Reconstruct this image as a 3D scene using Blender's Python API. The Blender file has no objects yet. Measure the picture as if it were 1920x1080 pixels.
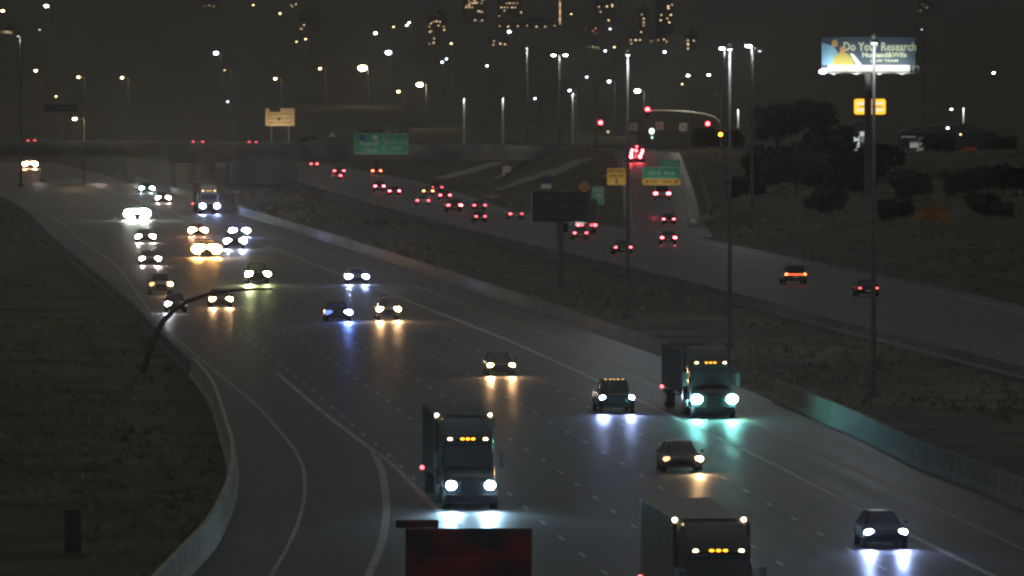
import bpy, bmesh, math, random
from mathutils import Vector, Matrix
random.seed(7)
S = bpy.context.scene
COL = S.collection
PI = math.pi

# ------------------------------------------------------------------ camera
F, CX, CY, H, HZ = 16000.0, 960.0, 540.0, 20.0, 120.0     # focal length in photo pixels, image centre, camera height, horizon row
th = math.atan((CY - HZ) / F)
cam = bpy.data.objects.new('camera', bpy.data.cameras.new('camera'))
COL.objects.link(cam)
cam.location = (0, 0, H)
cam.rotation_euler = (PI / 2 - th, 0, 0)
cam.data.sensor_width = 36
cam.data.lens = F / 1920 * 36
cam.data.clip_start = 5
cam.data.clip_end = 60000
S.camera = cam

# ------------------------------------------------------------------ world: night sky over a lit city
W = bpy.data.worlds.new('World')
S.world = W
W.use_nodes = True
nt = W.node_tree
nt.nodes.clear()
wo = nt.nodes.new('ShaderNodeOutputWorld')
bg = nt.nodes.new('ShaderNodeBackground')
sky = nt.nodes.new('ShaderNodeTexSky')
sky.sky_type = 'NISHITA'
sky.sun_disc = False
sky.sun_elevation = math.radians(-4)
sky.sun_rotation = math.radians(200)
tc = nt.nodes.new('ShaderNodeTexCoord')
sp = nt.nodes.new('ShaderNodeSeparateXYZ')
rp = nt.nodes.new('ShaderNodeValToRGB')
e = rp.color_ramp.elements
e[0].position = 0.0; e[0].color = (0.017, 0.017, 0.016, 1)
e[1].position = 0.9; e[1].color = (0.142, 0.149, 0.143, 1)
m = rp.color_ramp.elements.new(0.16); m.color = (0.046, 0.047, 0.045, 1)
mx = nt.nodes.new('ShaderNodeMix'); mx.data_type = 'RGBA'; mx.blend_type = 'ADD'
mx.inputs[0].default_value = 0.10
nt.links.new(tc.outputs['Generated'], sp.inputs[0])
nt.links.new(sp.outputs['Z'], rp.inputs[0])
nt.links.new(rp.outputs[0], mx.inputs['A'])
nt.links.new(sky.outputs[0], mx.inputs['B'])
nt.links.new(mx.outputs['Result'], bg.inputs[0])
bg.inputs[1].default_value = 1.0
nt.links.new(bg.outputs[0], wo.inputs[0])

vs = S.view_settings
vs.view_transform = 'Standard'; vs.look = 'None'; vs.gamma = 1; vs.exposure = -0.32
S.cycles.use_denoising = True
S.cycles.sample_clamp_indirect = 3
S.cycles.max_bounces = 4
S.cycles.diffuse_bounces = 2
S.cycles.glossy_bounces = 3
S.cycles.pixel_filter_type = 'BLACKMAN_HARRIS'
S.cycles.filter_width = 2.5          # the soft optics of a traffic camera
S.cycles.use_adaptive_sampling = False

# ------------------------------------------------------------------ picture -> world helpers
fw = Vector((0, math.cos(th), -math.sin(th)))
up = Vector((0, math.sin(th), math.cos(th)))
def ray(x, y):
    return fw * F + Vector((1, 0, 0)) * (x - CX) + up * (CY - y)
def P(x, y, z=0.0):
    d = ray(x, y)
    return Vector((0, 0, H)) + d * ((z - H) / d.z)
def D(x, y, Y):
    d = ray(x, y)
    return Vector((0, 0, H)) + d * (Y / d.y)

# ------------------------------------------------------------------ materials
MATS = {}
def mat(name, col, rough=0.6, metal=0.0, emit=None, es=0.0, noise=0.0, nscale=3.0, bump=0.0, spec=0.5):
    if name in MATS: return MATS[name]
    m = bpy.data.materials.new(name); m.use_nodes = True
    t = m.node_tree; b = t.nodes['Principled BSDF']
    b.inputs['Base Color'].default_value = (*col, 1)
    b.inputs['Roughness'].default_value = rough
    b.inputs['Metallic'].default_value = metal
    b.inputs['Specular IOR Level'].default_value = spec
    if emit:
        b.inputs['Emission Color'].default_value = (*emit, 1)
        b.inputs['Emission Strength'].default_value = es
    if noise or bump:
        tcn = t.nodes.new('ShaderNodeTexCoord')
        n = t.nodes.new('ShaderNodeTexNoise'); n.inputs['Scale'].default_value = nscale; n.inputs['Detail'].default_value = 6
        t.links.new(tcn.outputs['Object'], n.inputs['Vector'])
        if noise:
            r = t.nodes.new('ShaderNodeValToRGB')
            r.color_ramp.elements[0].position = 0.3; r.color_ramp.elements[1].position = 0.7
            r.color_ramp.elements[0].color = (*[c * (1 - noise) for c in col], 1)
            r.color_ramp.elements[1].color = (*[min(1, c * (1 + noise)) for c in col], 1)
            t.links.new(n.outputs['Fac'], r.inputs[0]); t.links.new(r.outputs[0], b.inputs['Base Color'])
        if bump:
            bp = t.nodes.new('ShaderNodeBump'); bp.inputs['Strength'].default_value = bump
            t.links.new(n.outputs['Fac'], bp.inputs['Height']); t.links.new(bp.outputs[0], b.inputs['Normal'])
    MATS[name] = m
    return m
def glow(col, s, name=None):
    return mat(name or 'glow_%.2f_%.2f_%.2f_%.1f' % (*col, s), (0.02, 0.02, 0.02), 0.3, emit=col, es=s)

def nd(t, k, **kw):
    n = t.nodes.new(k)
    for a, v in kw.items(): setattr(n, a, v)
    return n
def mth(t, op, a, b=None):
    n = t.nodes.new('ShaderNodeMath'); n.operation = op
    for i, q in enumerate((a, b)):
        if q is None: continue
        if isinstance(q, (int, float)): n.inputs[i].default_value = q
        else: t.links.new(q, n.inputs[i])
    return n.outputs[0]
def asphalt(name='asphalt', lane=3.75):
    # UV: u = metres across from a lane line, v = metres along the road
    m = mat(name, (0.07, 0.068, 0.066), 0.42)
    t = m.node_tree; b = t.nodes['Principled BSDF']; L = t.links.new
    uv = nd(t, 'ShaderNodeUVMap').outputs[0]
    sx = nd(t, 'ShaderNodeSeparateXYZ'); L(uv, sx.inputs[0]); u, v = sx.outputs[0], sx.outputs[1]
    def noise(su, sv, det=6):
        mp = nd(t, 'ShaderNodeMapping'); mp.inputs['Scale'].default_value = (su, sv, 1); L(uv, mp.inputs[0])
        n = nd(t, 'ShaderNodeTexNoise'); n.inputs['Scale'].default_value = 1; n.inputs['Detail'].default_value = det; L(mp.outputs[0], n.inputs['Vector']); return n.outputs['Fac']
    streak = noise(1.6, 0.012, 5); patch = noise(0.06, 0.016, 4); grain = noise(3.0, 1.2, 8); blot = noise(0.5, 0.09, 7)
    wheel = mth(t, 'COSINE', mth(t, 'MULTIPLY', u, 4 * PI / lane))                   # two wheel paths a lane
    seam = mth(t, 'LESS_THAN', mth(t, 'ABSOLUTE', mth(t, 'SUBTRACT', mth(t, 'FRACT', mth(t, 'DIVIDE', u, lane)), 0.03)), 0.012)
    joint = mth(t, 'LESS_THAN', mth(t, 'FRACT', mth(t, 'DIVIDE', v, 21.3)), 0.016)
    val = mth(t, 'ADD', mth(t, 'MULTIPLY', streak, 0.40), mth(t, 'MULTIPLY', patch, 0.45))
    val = mth(t, 'ADD', val, mth(t, 'MULTIPLY', grain, 0.30)); val = mth(t, 'ADD', val, mth(t, 'MULTIPLY', blot, 0.25))
    val = mth(t, 'ADD', val, mth(t, 'MULTIPLY', wheel, 0.07)); val = mth(t, 'SUBTRACT', val, mth(t, 'MULTIPLY', seam, 0.22)); val = mth(t, 'SUBTRACT', val, mth(t, 'MULTIPLY', joint, 0.16))
    r = nd(t, 'ShaderNodeValToRGB'); r.color_ramp.elements[0].position = 0.50; r.color_ramp.elements[0].color = (0.020, 0.020, 0.020, 1)
    r.color_ramp.elements[1].position = 0.95; r.color_ramp.elements[1].color = (0.135, 0.128, 0.118, 1); L(val, r.inputs[0]); L(r.outputs[0], b.inputs['Base Color'])
    rr = nd(t, 'ShaderNodeMapRange'); rr.inputs[1].default_value = 0.45; rr.inputs[2].default_value = 0.95; rr.inputs[3].default_value = 0.36; rr.inputs[4].default_value = 0.58
    L(val, rr.inputs[0]); L(rr.outputs[0], b.inputs['Roughness'])
    bp = nd(t, 'ShaderNodeBump'); bp.inputs['Strength'].default_value = 0.35; bp.inputs['Distance'].default_value = 0.02
    L(grain, bp.inputs['Height']); L(bp.outputs[0], b.inputs['Normal'])
    return m
M_ASPH = asphalt()

M_DIRT = mat('dirt', (0.105, 0.098, 0.066), 0.95, noise=0.45, nscale=0.12, bump=0.3, spec=0.1)
def barrier_mat():
    m = mat('barrier_concrete', (0.2, 0.2, 0.185), 0.75, spec=0.3); t = m.node_tree; b = t.nodes['Principled BSDF']; L = t.links.new
    tcn = nd(t, 'ShaderNodeTexCoord'); sx = nd(t, 'ShaderNodeSeparateXYZ'); L(tcn.outputs['Object'], sx.inputs[0])
    def noise(a, b_, c_, det=6):
        mp = nd(t, 'ShaderNodeMapping'); mp.inputs['Scale'].default_value = (a, b_, c_); L(tcn.outputs['Object'], mp.inputs[0])
        n = nd(t, 'ShaderNodeTexNoise'); n.inputs['Scale'].default_value = 1; n.inputs['Detail'].default_value = det; L(mp.outputs[0], n.inputs['Vector']); return n.outputs['Fac']
    drip = noise(.2, 1.1, .15); big = noise(.1, .07, .3, 4); scuff = noise(.3, .35, 5.0)
    val = mth(t, 'ADD', mth(t, 'MULTIPLY', drip, .5), mth(t, 'MULTIPLY', big, .5)); val = mth(t, 'ADD', val, mth(t, 'MULTIPLY', scuff, .3))
    val = mth(t, 'SUBTRACT', val, mth(t, 'MULTIPLY', mth(t, 'LESS_THAN', mth(t, 'FRACT', mth(t, 'DIVIDE', sx.outputs[1], 9.1)), 0.022), 0.3))
    r = nd(t, 'ShaderNodeValToRGB'); r.color_ramp.elements[0].position = 0.35; r.color_ramp.elements[0].color = (.06, .06, .055, 1); r.color_ramp.elements[1].position = 0.9; r.color_ramp.elements[1].color = (.25, .25, .225, 1)
    L(val, r.inputs[0]); L(r.outputs[0], b.inputs['Base Color']); return m
M_CONC = barrier_mat()
M_CONCD = mat('bridge_concrete', (0.28, 0.28, 0.26), 0.85, noise=0.25, nscale=0.25, spec=0.2)
M_WALL = mat('pale_wall', (0.17, 0.165, 0.13), 0.85, noise=0.2, nscale=0.2, spec=0.2)
M_PAINTW = mat('worn_road_paint', (0.36, 0.36, 0.33), 0.6, noise=0.35, nscale=0.5)
M_PAINT = mat('white_road_paint', (0.46, 0.46, 0.43), 0.6, noise=0.3, nscale=1.2)
M_YEL = mat('yellow_road_paint', (0.40, 0.33, 0.09), 0.6, noise=0.3, nscale=1.2)
M_STEEL = mat('galvanised_steel', (0.16, 0.155, 0.15), 0.6, 0.2, noise=0.15, nscale=2)
M_DARK = mat('dark_metal', (0.03, 0.03, 0.03), 0.6)
M_TYRE = mat('tyre_rubber', (0.015, 0.015, 0.015), 0.9)
M_RIM = mat('wheel_rim', (0.25, 0.25, 0.26), 0.35, 0.8)
M_GLASS = mat('car_glass', (0.03, 0.032, 0.035), 0.15)
M_CHROME = mat('chrome', (0.6, 0.6, 0.6), 0.2, 1.0)
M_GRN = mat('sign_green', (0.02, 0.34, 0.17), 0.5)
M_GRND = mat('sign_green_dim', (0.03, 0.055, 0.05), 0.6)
M_YSIGN = mat('sign_yellow', (0.9, 0.52, 0.04), 0.5)
M_OSIGN = mat('sign_orange', (0.95, 0.45, 0.10), 0.5)
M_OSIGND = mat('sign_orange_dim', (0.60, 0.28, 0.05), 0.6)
M_WHITE = mat('sign_white', (0.8, 0.78, 0.72), 0.5)
M_BLK = mat('sign_black', (0.02, 0.02, 0.02), 0.6)
M_BLUE = mat('sign_blue', (0.03, 0.06, 0.25), 0.5)
M_RED = mat('sign_red', (0.5, 0.03, 0.03), 0.5)
M_GREY = mat('sign_back', (0.10, 0.095, 0.095), 0.4, 0.3, noise=0.3, nscale=0.6)
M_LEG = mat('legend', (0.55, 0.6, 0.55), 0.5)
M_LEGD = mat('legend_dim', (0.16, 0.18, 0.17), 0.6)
M_BARK = mat('bark', (0.07, 0.05, 0.035), 0.9)
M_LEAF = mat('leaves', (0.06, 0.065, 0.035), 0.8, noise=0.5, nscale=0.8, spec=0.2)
M_LEAFY = mat('leaves_sodium_lit', (0.10, 0.095, 0.03), 0.8, noise=0.5, nscale=0.8, spec=0.2)  # yellower leaf colour stands for sodium light on these trees
M_BLDG = mat('building_dark', (0.16, 0.155, 0.14), 0.9, noise=0.2, nscale=0.05)

# ------------------------------------------------------------------ mesh helper
class MB:
    def __init__(s): s.v = []; s.f = []
    def face(s, pts):
        i = len(s.v); s.v += [tuple(p) for p in pts]; s.f.append(tuple(range(i, i + len(pts)))); return s
    def box(s, c, d, rz=0.0, tap=1.0):
        i = len(s.v); hx, hy, hz = d[0] / 2, d[1] / 2, d[2] / 2
        cr, sr = math.cos(rz), math.sin(rz)
        for z in (-hz, hz):
            k = tap if z > 0 else 1
            for x, y in ((-hx, -hy), (hx, -hy), (hx, hy), (-hx, hy)):
                x, y = x * k, y * k
                s.v.append((c[0] + x * cr - y * sr, c[1] + x * sr + y * cr, c[2] + z))
        for q in ((3, 2, 1, 0), (4, 5, 6, 7), (0, 1, 5, 4), (1, 2, 6, 5), (2, 3, 7, 6), (3, 0, 4, 7)):
            s.f.append(tuple(i + k for k in q))
        return s
    def tube(s, pts, rad, n=10, caps=True):
        pts = [Vector(p) for p in pts]
        if not isinstance(rad, (list, tuple)): rad = [rad] * len(pts)
        rings = []
        for k, p in enumerate(pts):
            t = (pts[min(k + 1, len(pts) - 1)] - pts[max(k - 1, 0)]).normalized()
            a = t.orthogonal().normalized() if k == 0 else (rings_a - t * rings_a.dot(t)).normalized()
            rings_a = a; b = t.cross(a)
            i = len(s.v); rings.append(i)
            for j in range(n):
                q = 2 * PI * j / n
                s.v.append(tuple(p + (a * math.cos(q) + b * math.sin(q)) * rad[k]))
        for k in range(len(rings) - 1):
            for j in range(n):
                s.f.append((rings[k] + j, rings[k] + (j + 1) % n, rings[k + 1] + (j + 1) % n, rings[k + 1] + j))
        if caps:
            s.f.append(tuple(rings[0] + j for j in reversed(range(n)))); s.f.append(tuple(rings[-1] + j for j in range(n)))
        return s
    def loft(s, rings, caps=True):
        n = len(rings[0]); st = []
        for r in rings:
            st.append(len(s.v)); s.v += [tuple(p) for p in r]
        for k in range(len(rings) - 1):
            for j in range(n):
                s.f.append((st[k] + j, st[k] + (j + 1) % n, st[k + 1] + (j + 1) % n, st[k + 1] + j))
        if caps:
            s.f.append(tuple(st[0] + j for j in reversed(range(n)))); s.f.append(tuple(st[-1] + j for j in range(n)))
        return s
    def ell(s, c, r, n=12, m=7):
        rings = []
        for k in range(1, m):
            a = PI * k / m - PI / 2
            rings.append([(c[0] + r[0] * math.cos(a) * math.cos(2 * PI * j / n), c[1] + r[1] * math.cos(a) * math.sin(2 * PI * j / n), c[2] + r[2] * math.sin(a)) for j in range(n)])
        return s.loft(rings)
    def build(s, name, m, parent=None, smooth=False):
        me = bpy.data.meshes.new(name)
        me.from_pydata(s.v, [], s.f)
        bm = bmesh.new(); bm.from_mesh(me)
        bmesh.ops.recalc_face_normals(bm, faces=bm.faces[:]); bm.to_mesh(me); bm.free()
        me.materials.append(m)
        if smooth:
            for p in me.polygons: p.use_smooth = True
            try: me.set_sharp_from_angle(angle=math.radians(38))
            except Exception: pass
        o = bpy.data.objects.new(name, me); COL.objects.link(o)
        if parent: o.parent = parent
        return o
def sheet(name, verts, faces, m, parent=None):      # open surfaces: normals made to point up
    me = bpy.data.meshes.new(name); me.from_pydata([tuple(v) for v in verts], [], faces); me.materials.append(m)
    if len(me.polygons) and sum(p.normal.z for p in me.polygons) < 0: me.flip_normals()
    o = bpy.data.objects.new(name, me); COL.objects.link(o)
    if parent: o.parent = parent
    return o
def struct(o): o['kind'] = 'structure'; return o
def tag(o, label, cat, group=None):
    o['label'] = label; o['category'] = cat
    if group: o['group'] = group
    return o
def thing(name, label, cat, loc=(0, 0, 0), rz=0, group=None):
    o = bpy.data.objects.new(name, None); COL.objects.link(o)
    o.location = loc; o.rotation_euler = (0, 0, rz); o.empty_display_size = 0.3
    return tag(o, label, cat, group)
def lamp(name, kind, loc, energy, col, parent=None, rot=None, **kw):
    l = bpy.data.lights.new(name, kind); l.energy = energy; l.color = col
    for k, v in kw.items(): setattr(l, k, v)
    o = bpy.data.objects.new(name, l); COL.objects.link(o); o.location = loc
    if rot: o.rotation_euler = rot
    if parent: o.parent = parent
    return o
def text(name, s, size, m, parent, loc, rz=0, depth=0.02, align='CENTER', bold=0.0, sx=1.0):
    c = bpy.data.curves.new(name, 'FONT'); c.body = s; c.size = size; c.align_x = align; c.align_y = 'CENTER'
    c.extrude = depth; c.offset = bold; c.resolution_u = 2
    o = bpy.data.objects.new('tmp', c); COL.objects.link(o)
    dg = bpy.context.evaluated_depsgraph_get()
    me = bpy.data.meshes.new_from_object(o.evaluated_get(dg))
    bpy.data.objects.remove(o)
    me.transform(Matrix.Scale(sx, 4, (1, 0, 0)))
    me.materials.clear(); me.materials.append(m)
    q = bpy.data.objects.new(name, me); COL.objects.link(q)
    q.parent = parent; q.location = loc; q.rotation_euler = (PI / 2, 0, rz)
    return q

# ------------------------------------------------------------------ road alignments: X as a function of distance Y, in metres
def fn(pts):
    pts = sorted(pts)
    def f(Y):
        n = len(pts)
        if Y <= pts[0][0]:
            a, b = pts[0], pts[1]; return a[1] + (b[1] - a[1]) / (b[0] - a[0]) * (Y - a[0])
        if Y >= pts[-1][0]:
            a, b = pts[-2], pts[-1]; return b[1] + (b[1] - a[1]) / (b[0] - a[0]) * (Y - b[0])
        for i in range(n - 1):
            if pts[i][0] <= Y <= pts[i + 1][0]: break
        def sl(k):
            if k == 0: return (pts[1][1] - pts[0][1]) / (pts[1][0] - pts[0][0])
            if k == n - 1: return (pts[-1][1] - pts[-2][1]) / (pts[-1][0] - pts[-2][0])
            return (pts[k + 1][1] - pts[k - 1][1]) / (pts[k + 1][0] - pts[k - 1][0])
        x0, y0 = pts[i]; x1, y1 = pts[i + 1]; h = x1 - x0; t = (Y - x0) / h
        return ((2 * t**3 - 3 * t**2 + 1) * y0 + (t**3 - 2 * t**2 + t) * h * sl(i) + (-2 * t**3 + 3 * t**2) * y1 + (t**3 - t**2) * h * sl(i + 1))
    return f
def fpx(pts, z=0.0, extra=()):
    return fn([(lambda p: (p.y, p.x))(P(x, y, z)) for x, y in pts] + list(extra))
wb_bar = fpx([(1920, 960), (1830, 920), (1715, 877), (1582, 810), (1267, 680), (1100, 619), (960, 570), (730, 492), (592, 447), (480, 412)],
             extra=[(1330, -53.5), (1600, -80), (2000, -122)])
hov = fpx([(1862, 1080), (1715, 1007), (1617, 956), (1440, 865), (1322, 810), (1132, 719), (957, 640), (862, 602), (780, 570)],
          extra=[(860, -20.4), (979, -30.5), (1096, -40.9), (1330, -61.5), (1600, -88), (2000, -130)])
wb_left = fpx([(360, 1080), (400, 1035), (425, 990), (445, 935), (447, 877), (437, 840), (400, 742), (300, 635), (250, 583)],
              extra=[(842, -42.5), (964, -52), (1111, -63), (1330, -82), (1600, -107), (2000, -150)])
ramp_l = fpx([(507, 1080), (537, 1030), (562, 970), (572, 910), (562, 860), (530, 815), (480, 760), (307, 612)], extra=[(842, -39), (964, -48.5), (1111, -59.5), (1330, -78.5)])
gore_l = fpx([(690, 1080), (715, 1020), (725, 960), (722, 920), (715, 880), (700, 846)])
main_l = fpx([(1010, 1120), (938, 1050), (865, 990), (820, 955), (775, 910), (735, 870), (700, 845), (660, 815), (590, 760), (520, 700)])
eb_bar = fpx([(1920, 714), (1727, 662), (1540, 615)], extra=[(687, 20.6), (804, 10.8), (930, -0.3), (1119, -15.6), (1333, -31), (1600, -52), (2000, -90)])
eb_right = fn([(500, 47), (703, 42.2), (762, 38.9), (816, 34.4), (896, 28.2), (940, 24.8), (1000, 20.0), (1040, 14.2), (1131, 3.4), (1176, -0.5), (1311, -7.2), (1481, -18), (1600, -28), (2000, -62)])
def yel(Y): return wb_bar(Y) - (wb_bar(Y) - hov(Y)) * 0.5
def off(f, k): return lambda Y: f(Y) + k
def smooth(a, b, x):
    t = max(0.0, min(1.0, (x - a) / (b - a))); return t * t * (3 - 2 * t)

# cross street on its embankment, and the exit ramp that climbs to it
SA, SB = Vector((52.0, 1325.0)), Vector((-95.0, 1440.0))
sdir = (SB - SA).normalized(); snor = Vector((-sdir.y, sdir.x))
if snor.y < 0: snor = -snor
DECK = 6.5
def ramp_z(Y): return DECK * smooth(1085, 1345, Y) ** 1.0
RX = fn([(900, 22), (941, 18.5), (1067, 19.0), (1180, 20.2), (1300, 20.6), (1400, 21)])
def rise(Y): return 0.0 if Y < 1750 else 0.012 * (Y - 1750)
def ground_z(X, Y):
    z = rise(Y)
    p = (Vector((X, Y)) - SA).dot(snor)
    emb = DECK * (1 - smooth(10, 75 if p < 0 else 60, abs(p)))
    xl, xr = wb_left(Y) - 4, eb_right(Y) + 4
    m = 0.0
    if X < xl: m = smooth(0, 14, xl - X)
    elif X > xr: m = smooth(0, 14, X - xr)
    z = max(z, emb * m)
    if 1040 < Y < 1420:
        r = ramp_z(Y) * (1 - smooth(7, 24, abs(X - RX(Y))))
        if X > xr: z = max(z, r * m if abs(X - RX(Y)) > 7 else r)
        if abs(X - RX(Y)) <= 7.5: z = min(z, ramp_z(Y)) if Y < 1330 else z
    # bank beyond the eastbound shoulder
    if X > eb_right(Y) + 6 and Y < 1250 and abs(X - RX(Y)) > 10:
        z = max(z, 2.6 * smooth(0, 26, X - eb_right(Y) - 8) * smooth(560, 760, Y) * (1 if Y < 1000 else 0.9))
    return z
# ------------------------------------------------------------------ the ground: one sheet out to the city
ys = []; y = 180.0
while y < 16000:
    ys.append(y); y *= 1.0125 if y < 2500 else 1.05
NX = 150; gv = []; gf = []
for y in ys:
    for i in range(NX + 1):
        u = i / NX * 2 - 1
        hw = 90 + 0.085 * y
        x = u * hw
        z = ground_z(x, y)
        if wb_left(y) + 0.0 < x < eb_right(y) + 0.2 and y < 1750 or abs(x - RX(y)) < 5.4 and 950 < y < 1345: z -= 0.03
        gv.append((x, y, z - 0.02))
for j in range(len(ys) - 1):
    for i in range(NX):
        a = j * (NX + 1) + i; gf.append((a, a + 1, a + NX + 2, a + NX + 1))
g = struct(sheet('ground', gv, gf, M_DIRT))
for p in g.data.polygons: p.use_smooth = True

def strip(name, fl, fr, y0, y1, z, m, parent=None, step=6.0, zf=None, ref=None):
    v = []; f = []; n = max(2, int((y1 - y0) / step))
    for k in range(n + 1):
        Y = y0 + (y1 - y0) * k / n
        zz = z + (zf(Y) if zf else 0)
        v += [(fl(Y), Y, zz), (fr(Y), Y, zz)]
    for k in range(n): f.append((2 * k, 2 * k + 1, 2 * k + 3, 2 * k + 2))
    o = sheet(name, v, f, m, parent)
    if ref:
        uvl = o.data.uv_layers.new(name='UVMap')
        for l in o.data.loops:
            p = o.data.vertices[l.vertex_index].co; uvl.data[l.index].uv = (p.x - ref(p.y), p.y)
    return o
zr = lambda Y: rise(Y)
struct(strip('westbound_road', off(wb_left, -0.15), off(wb_bar, 0.15), 200, 1740, 0.0, M_ASPH, zf=zr, ref=hov))
struct(strip('eastbound_road', off(eb_bar, -0.15), eb_right, 420, 1740, 0.0, M_ASPH, zf=zr, ref=off(eb_bar, 1.6)))
struct(strip('exit_ramp_road', off(RX, -4.9), off(RX, 5.1), 985, 1330, 0.012, M_ASPH, zf=ramp_z, ref=off(RX, -3.9)))
def line(name, f, y0, y1, w, m, z=0.004, zf=None):
    return struct(strip(name, off(f, -w / 2), off(f, w / 2), y0, y1, z, m, step=5, zf=zf or zr))
line('white_lane_line', hov, 210, 1500, 0.30, M_PAINT)
line('yellow_edge_line', yel, 210, 1500, 0.17, M_YEL)
line('ramp_edge_line', ramp_l, 210, 1300, 0.17, M_PAINTW)
line('ramp_gore_line', gore_l, 210, 440, 0.34, M_PAINTW)
line('main_edge_line', main_l, 210, 552, 0.30, M_PAINTW)
line('eastbound_left_line', off(eb_bar, 1.6), 430, 1500, 0.16, M_YEL)
line('eastbound_right_line', off(eb_right, -2.2), 430, 960, 0.16, M_PAINT)
line('eastbound_outer_line', off(eb_right, -1.6), 1050, 1600, 0.2, M_PAINT)
line('ramp_left_line', off(RX, -3.9), 1000, 1320, 0.14, M_PAINTW, 0.018, ramp_z)
line('ramp_right_line', off(RX, 3.9), 1000, 1320, 0.14, M_PAINTW, 0.018, ramp_z)
def dashes(name, f, y0, y1, pitch=12.2, ln=3.0, w=0.16):
    v = []; fc = []; Y = y0
    while Y < y1:
        for dy in (0, ln):
            x = f(Y + dy); v += [(x - w / 2, Y + dy, 0.004), (x + w / 2, Y + dy, 0.004)]
        i = len(v) - 4; fc.append((i, i + 1, i + 3, i + 2)); Y += pitch
    return struct(sheet(name, v, fc, mat('dash_paint', (0.48, 0.48, 0.46), 0.5)))
for k in range(1, 6):
    dashes('lane_dashes', off(hov, -3.75 * k), 212 + 3 * k, 720 if k < 5 else 800)
for k in range(1, 5):
    dashes('lane_dashes', off(eb_bar, 1.6 + 3.75 * k), 440 + 2 * k, 1100, w=0.12)

# ------------------------------------------------------------------ concrete barriers
def barrier(f, y0, y1, h, label, side=-1, wide=0.6, name='concrete_barrier', m=None, zf=None):
    prof = [(-0.5, 0), (-0.5, 0.08), (-0.27, 0.32), (-0.16, 1.0), (0.16, 1.0), (0.27, 0.32), (0.5, 0.08), (0.5, 0)]
    b = MB(); rings = []; n = max(2, int((y1 - y0) / 5))
    for k in range(n + 1):
        Y = y0 + (y1 - y0) * k / n; X = f(Y) + (-side) * wide / 2; zz = (zf(Y) if zf else rise(Y))
        rings.append([(X + px * wide, Y, zz + pz * h) for px, pz in prof])
    b.loft(rings)
    return tag(b.build(name, m or M_CONC, smooth=False), label, 'barrier')
barrier(wb_bar, 220, 506, 1.30, 'tall near concrete median barrier right of the oncoming lanes, running out at lower right')
barrier(wb_bar, 571, 1500, 1.0, 'long low concrete median barrier receding left behind the oncoming traffic')
barrier(off(eb_bar, 0), 430, 1500, 0.85, 'dark low barrier along the median side of the departing lanes')
barrier(wb_left, 220, 545, 1.25, 'curved lamplit concrete barrier round the off ramp at lower left', side=1, m=mat('barrier_lamplit', (0.40, 0.40, 0.33), 0.8, noise=.3, nscale=.9))  # paler copy of the barrier concrete, standing for lamp light on it
barrier(wb_left, 547, 1500, 0.9, 'straight roadside barrier along the left shoulder of the oncoming lanes', side=1)
barrier(off(RX, 6.2), 1110, 1230, 1.0, 'short barrier on the right side of the climbing exit ramp', zf=ramp_z)
# end treatments at the ramp gore
a = thing('crash_cushion', 'pale crash cushion at the foot of the exit ramp, right of the red tail lights', 'crash cushion', P(1299, 424))
bb = MB()
for k in range(4): bb.box((0, k * 1.1, 0.42), (0.9, 0.95, 0.84), 0, 0.93)
bb.build('cushion_bay', M_CONC, a)
MB().ell((0, -0.55, 0.45), (0.5, 0.35, 0.45)).build('nose', M_WHITE, a, True)

# ------------------------------------------------------------------ bridge and cross street
def along(t, p, z): q = SA + sdir * t + snor * p; return (q.x, q.y, z)
LEN = (SB - SA).length
def sbox(b, t0, t1, p0, p1, z0, z1):
    i = len(b.v)
    for z in (z0, z1):
        for t, p in ((t0, p0), (t1, p0), (t1, p1), (t0, p1)): b.v.append(along(t, p, z))
    for q in ((3, 2, 1, 0), (4, 5, 6, 7), (0, 1, 5, 4), (1, 2, 6, 5), (2, 3, 7, 6), (3, 0, 4, 7)): b.f.append(tuple(i + k for k in q))
    return b
br = thing('overpass_bridge', 'long low concrete overpass carrying a cross street over the freeway', 'bridge')
T0, T1 = 46.0, 186.0
sbox(MB(), T0, T1, -9, 9, 6.1, 6.5).build('deck', M_CONCD, br)
for p in (-9.3, 9.0): sbox(MB(), T0 - 3, T1, p, p + 0.3, 6.1, 7.12).build('parapet', M_CONCD, br)
for p in (-7.5, -4.5, -1.5, 1.5, 4.5, 7.5): sbox(MB(), T0, T1, p - 0.35, p + 0.35, 4.7, 6.1).build('girder', M_CONCD, br)
for t in (131,):
    c = sbox(MB(), t - 0.7, t + 0.7, -9, 9, 3.7, 4.7).build('pier_cap', M_CONCD, br)
    for p in (-7, -2.4, 2.4, 7): MB().tube([along(t, p, 0.0), along(t, p, 3.7)], 0.55, 12).build('column', M_CONCD, br)
sbox(MB(), T0 - 1, T0, -9, 9, 0, 6.1).build('abutment', M_CONCD, br)
v = []; f = []
for t in (-260, T0): v += [along(t, -8, DECK + 0.02), along(t, 8, DECK + 0.02)]
cs_ = struct(sheet('cross_street', v, [(0, 1, 3, 2)], M_ASPH)); cs_.data.uv_layers.new(name='UVMap')
for t in (75, 110, 150, 172):
    q_ = MB().box(along(t, 6, 4.62), (0.8, 0.5, 0.14)).build('underdeck_fill_box', M_STEEL, br)
    lamp('underdeck_fill', 'POINT', along(t, 6, 4.3), 420 if t > 120 else 200, (1, .95, .8), br, shadow_soft_size=0.3)  # added lamps and housings, brightening the walls under the deck
w = MB(); sbox(w, 141, 160, 15, 15.6, 0, 6.0)
tag(w.build('retaining_wall', M_WALL), 'pale retaining wall under the left end of the overpass', 'wall')
w = MB(); sbox(w, 124, 139, 16, 16.6, 0, 5.0)
tag(w.build('retaining_wall', M_CONCD), 'grey retaining wall under the middle of the overpass, dimmer than the pale one', 'wall')
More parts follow.
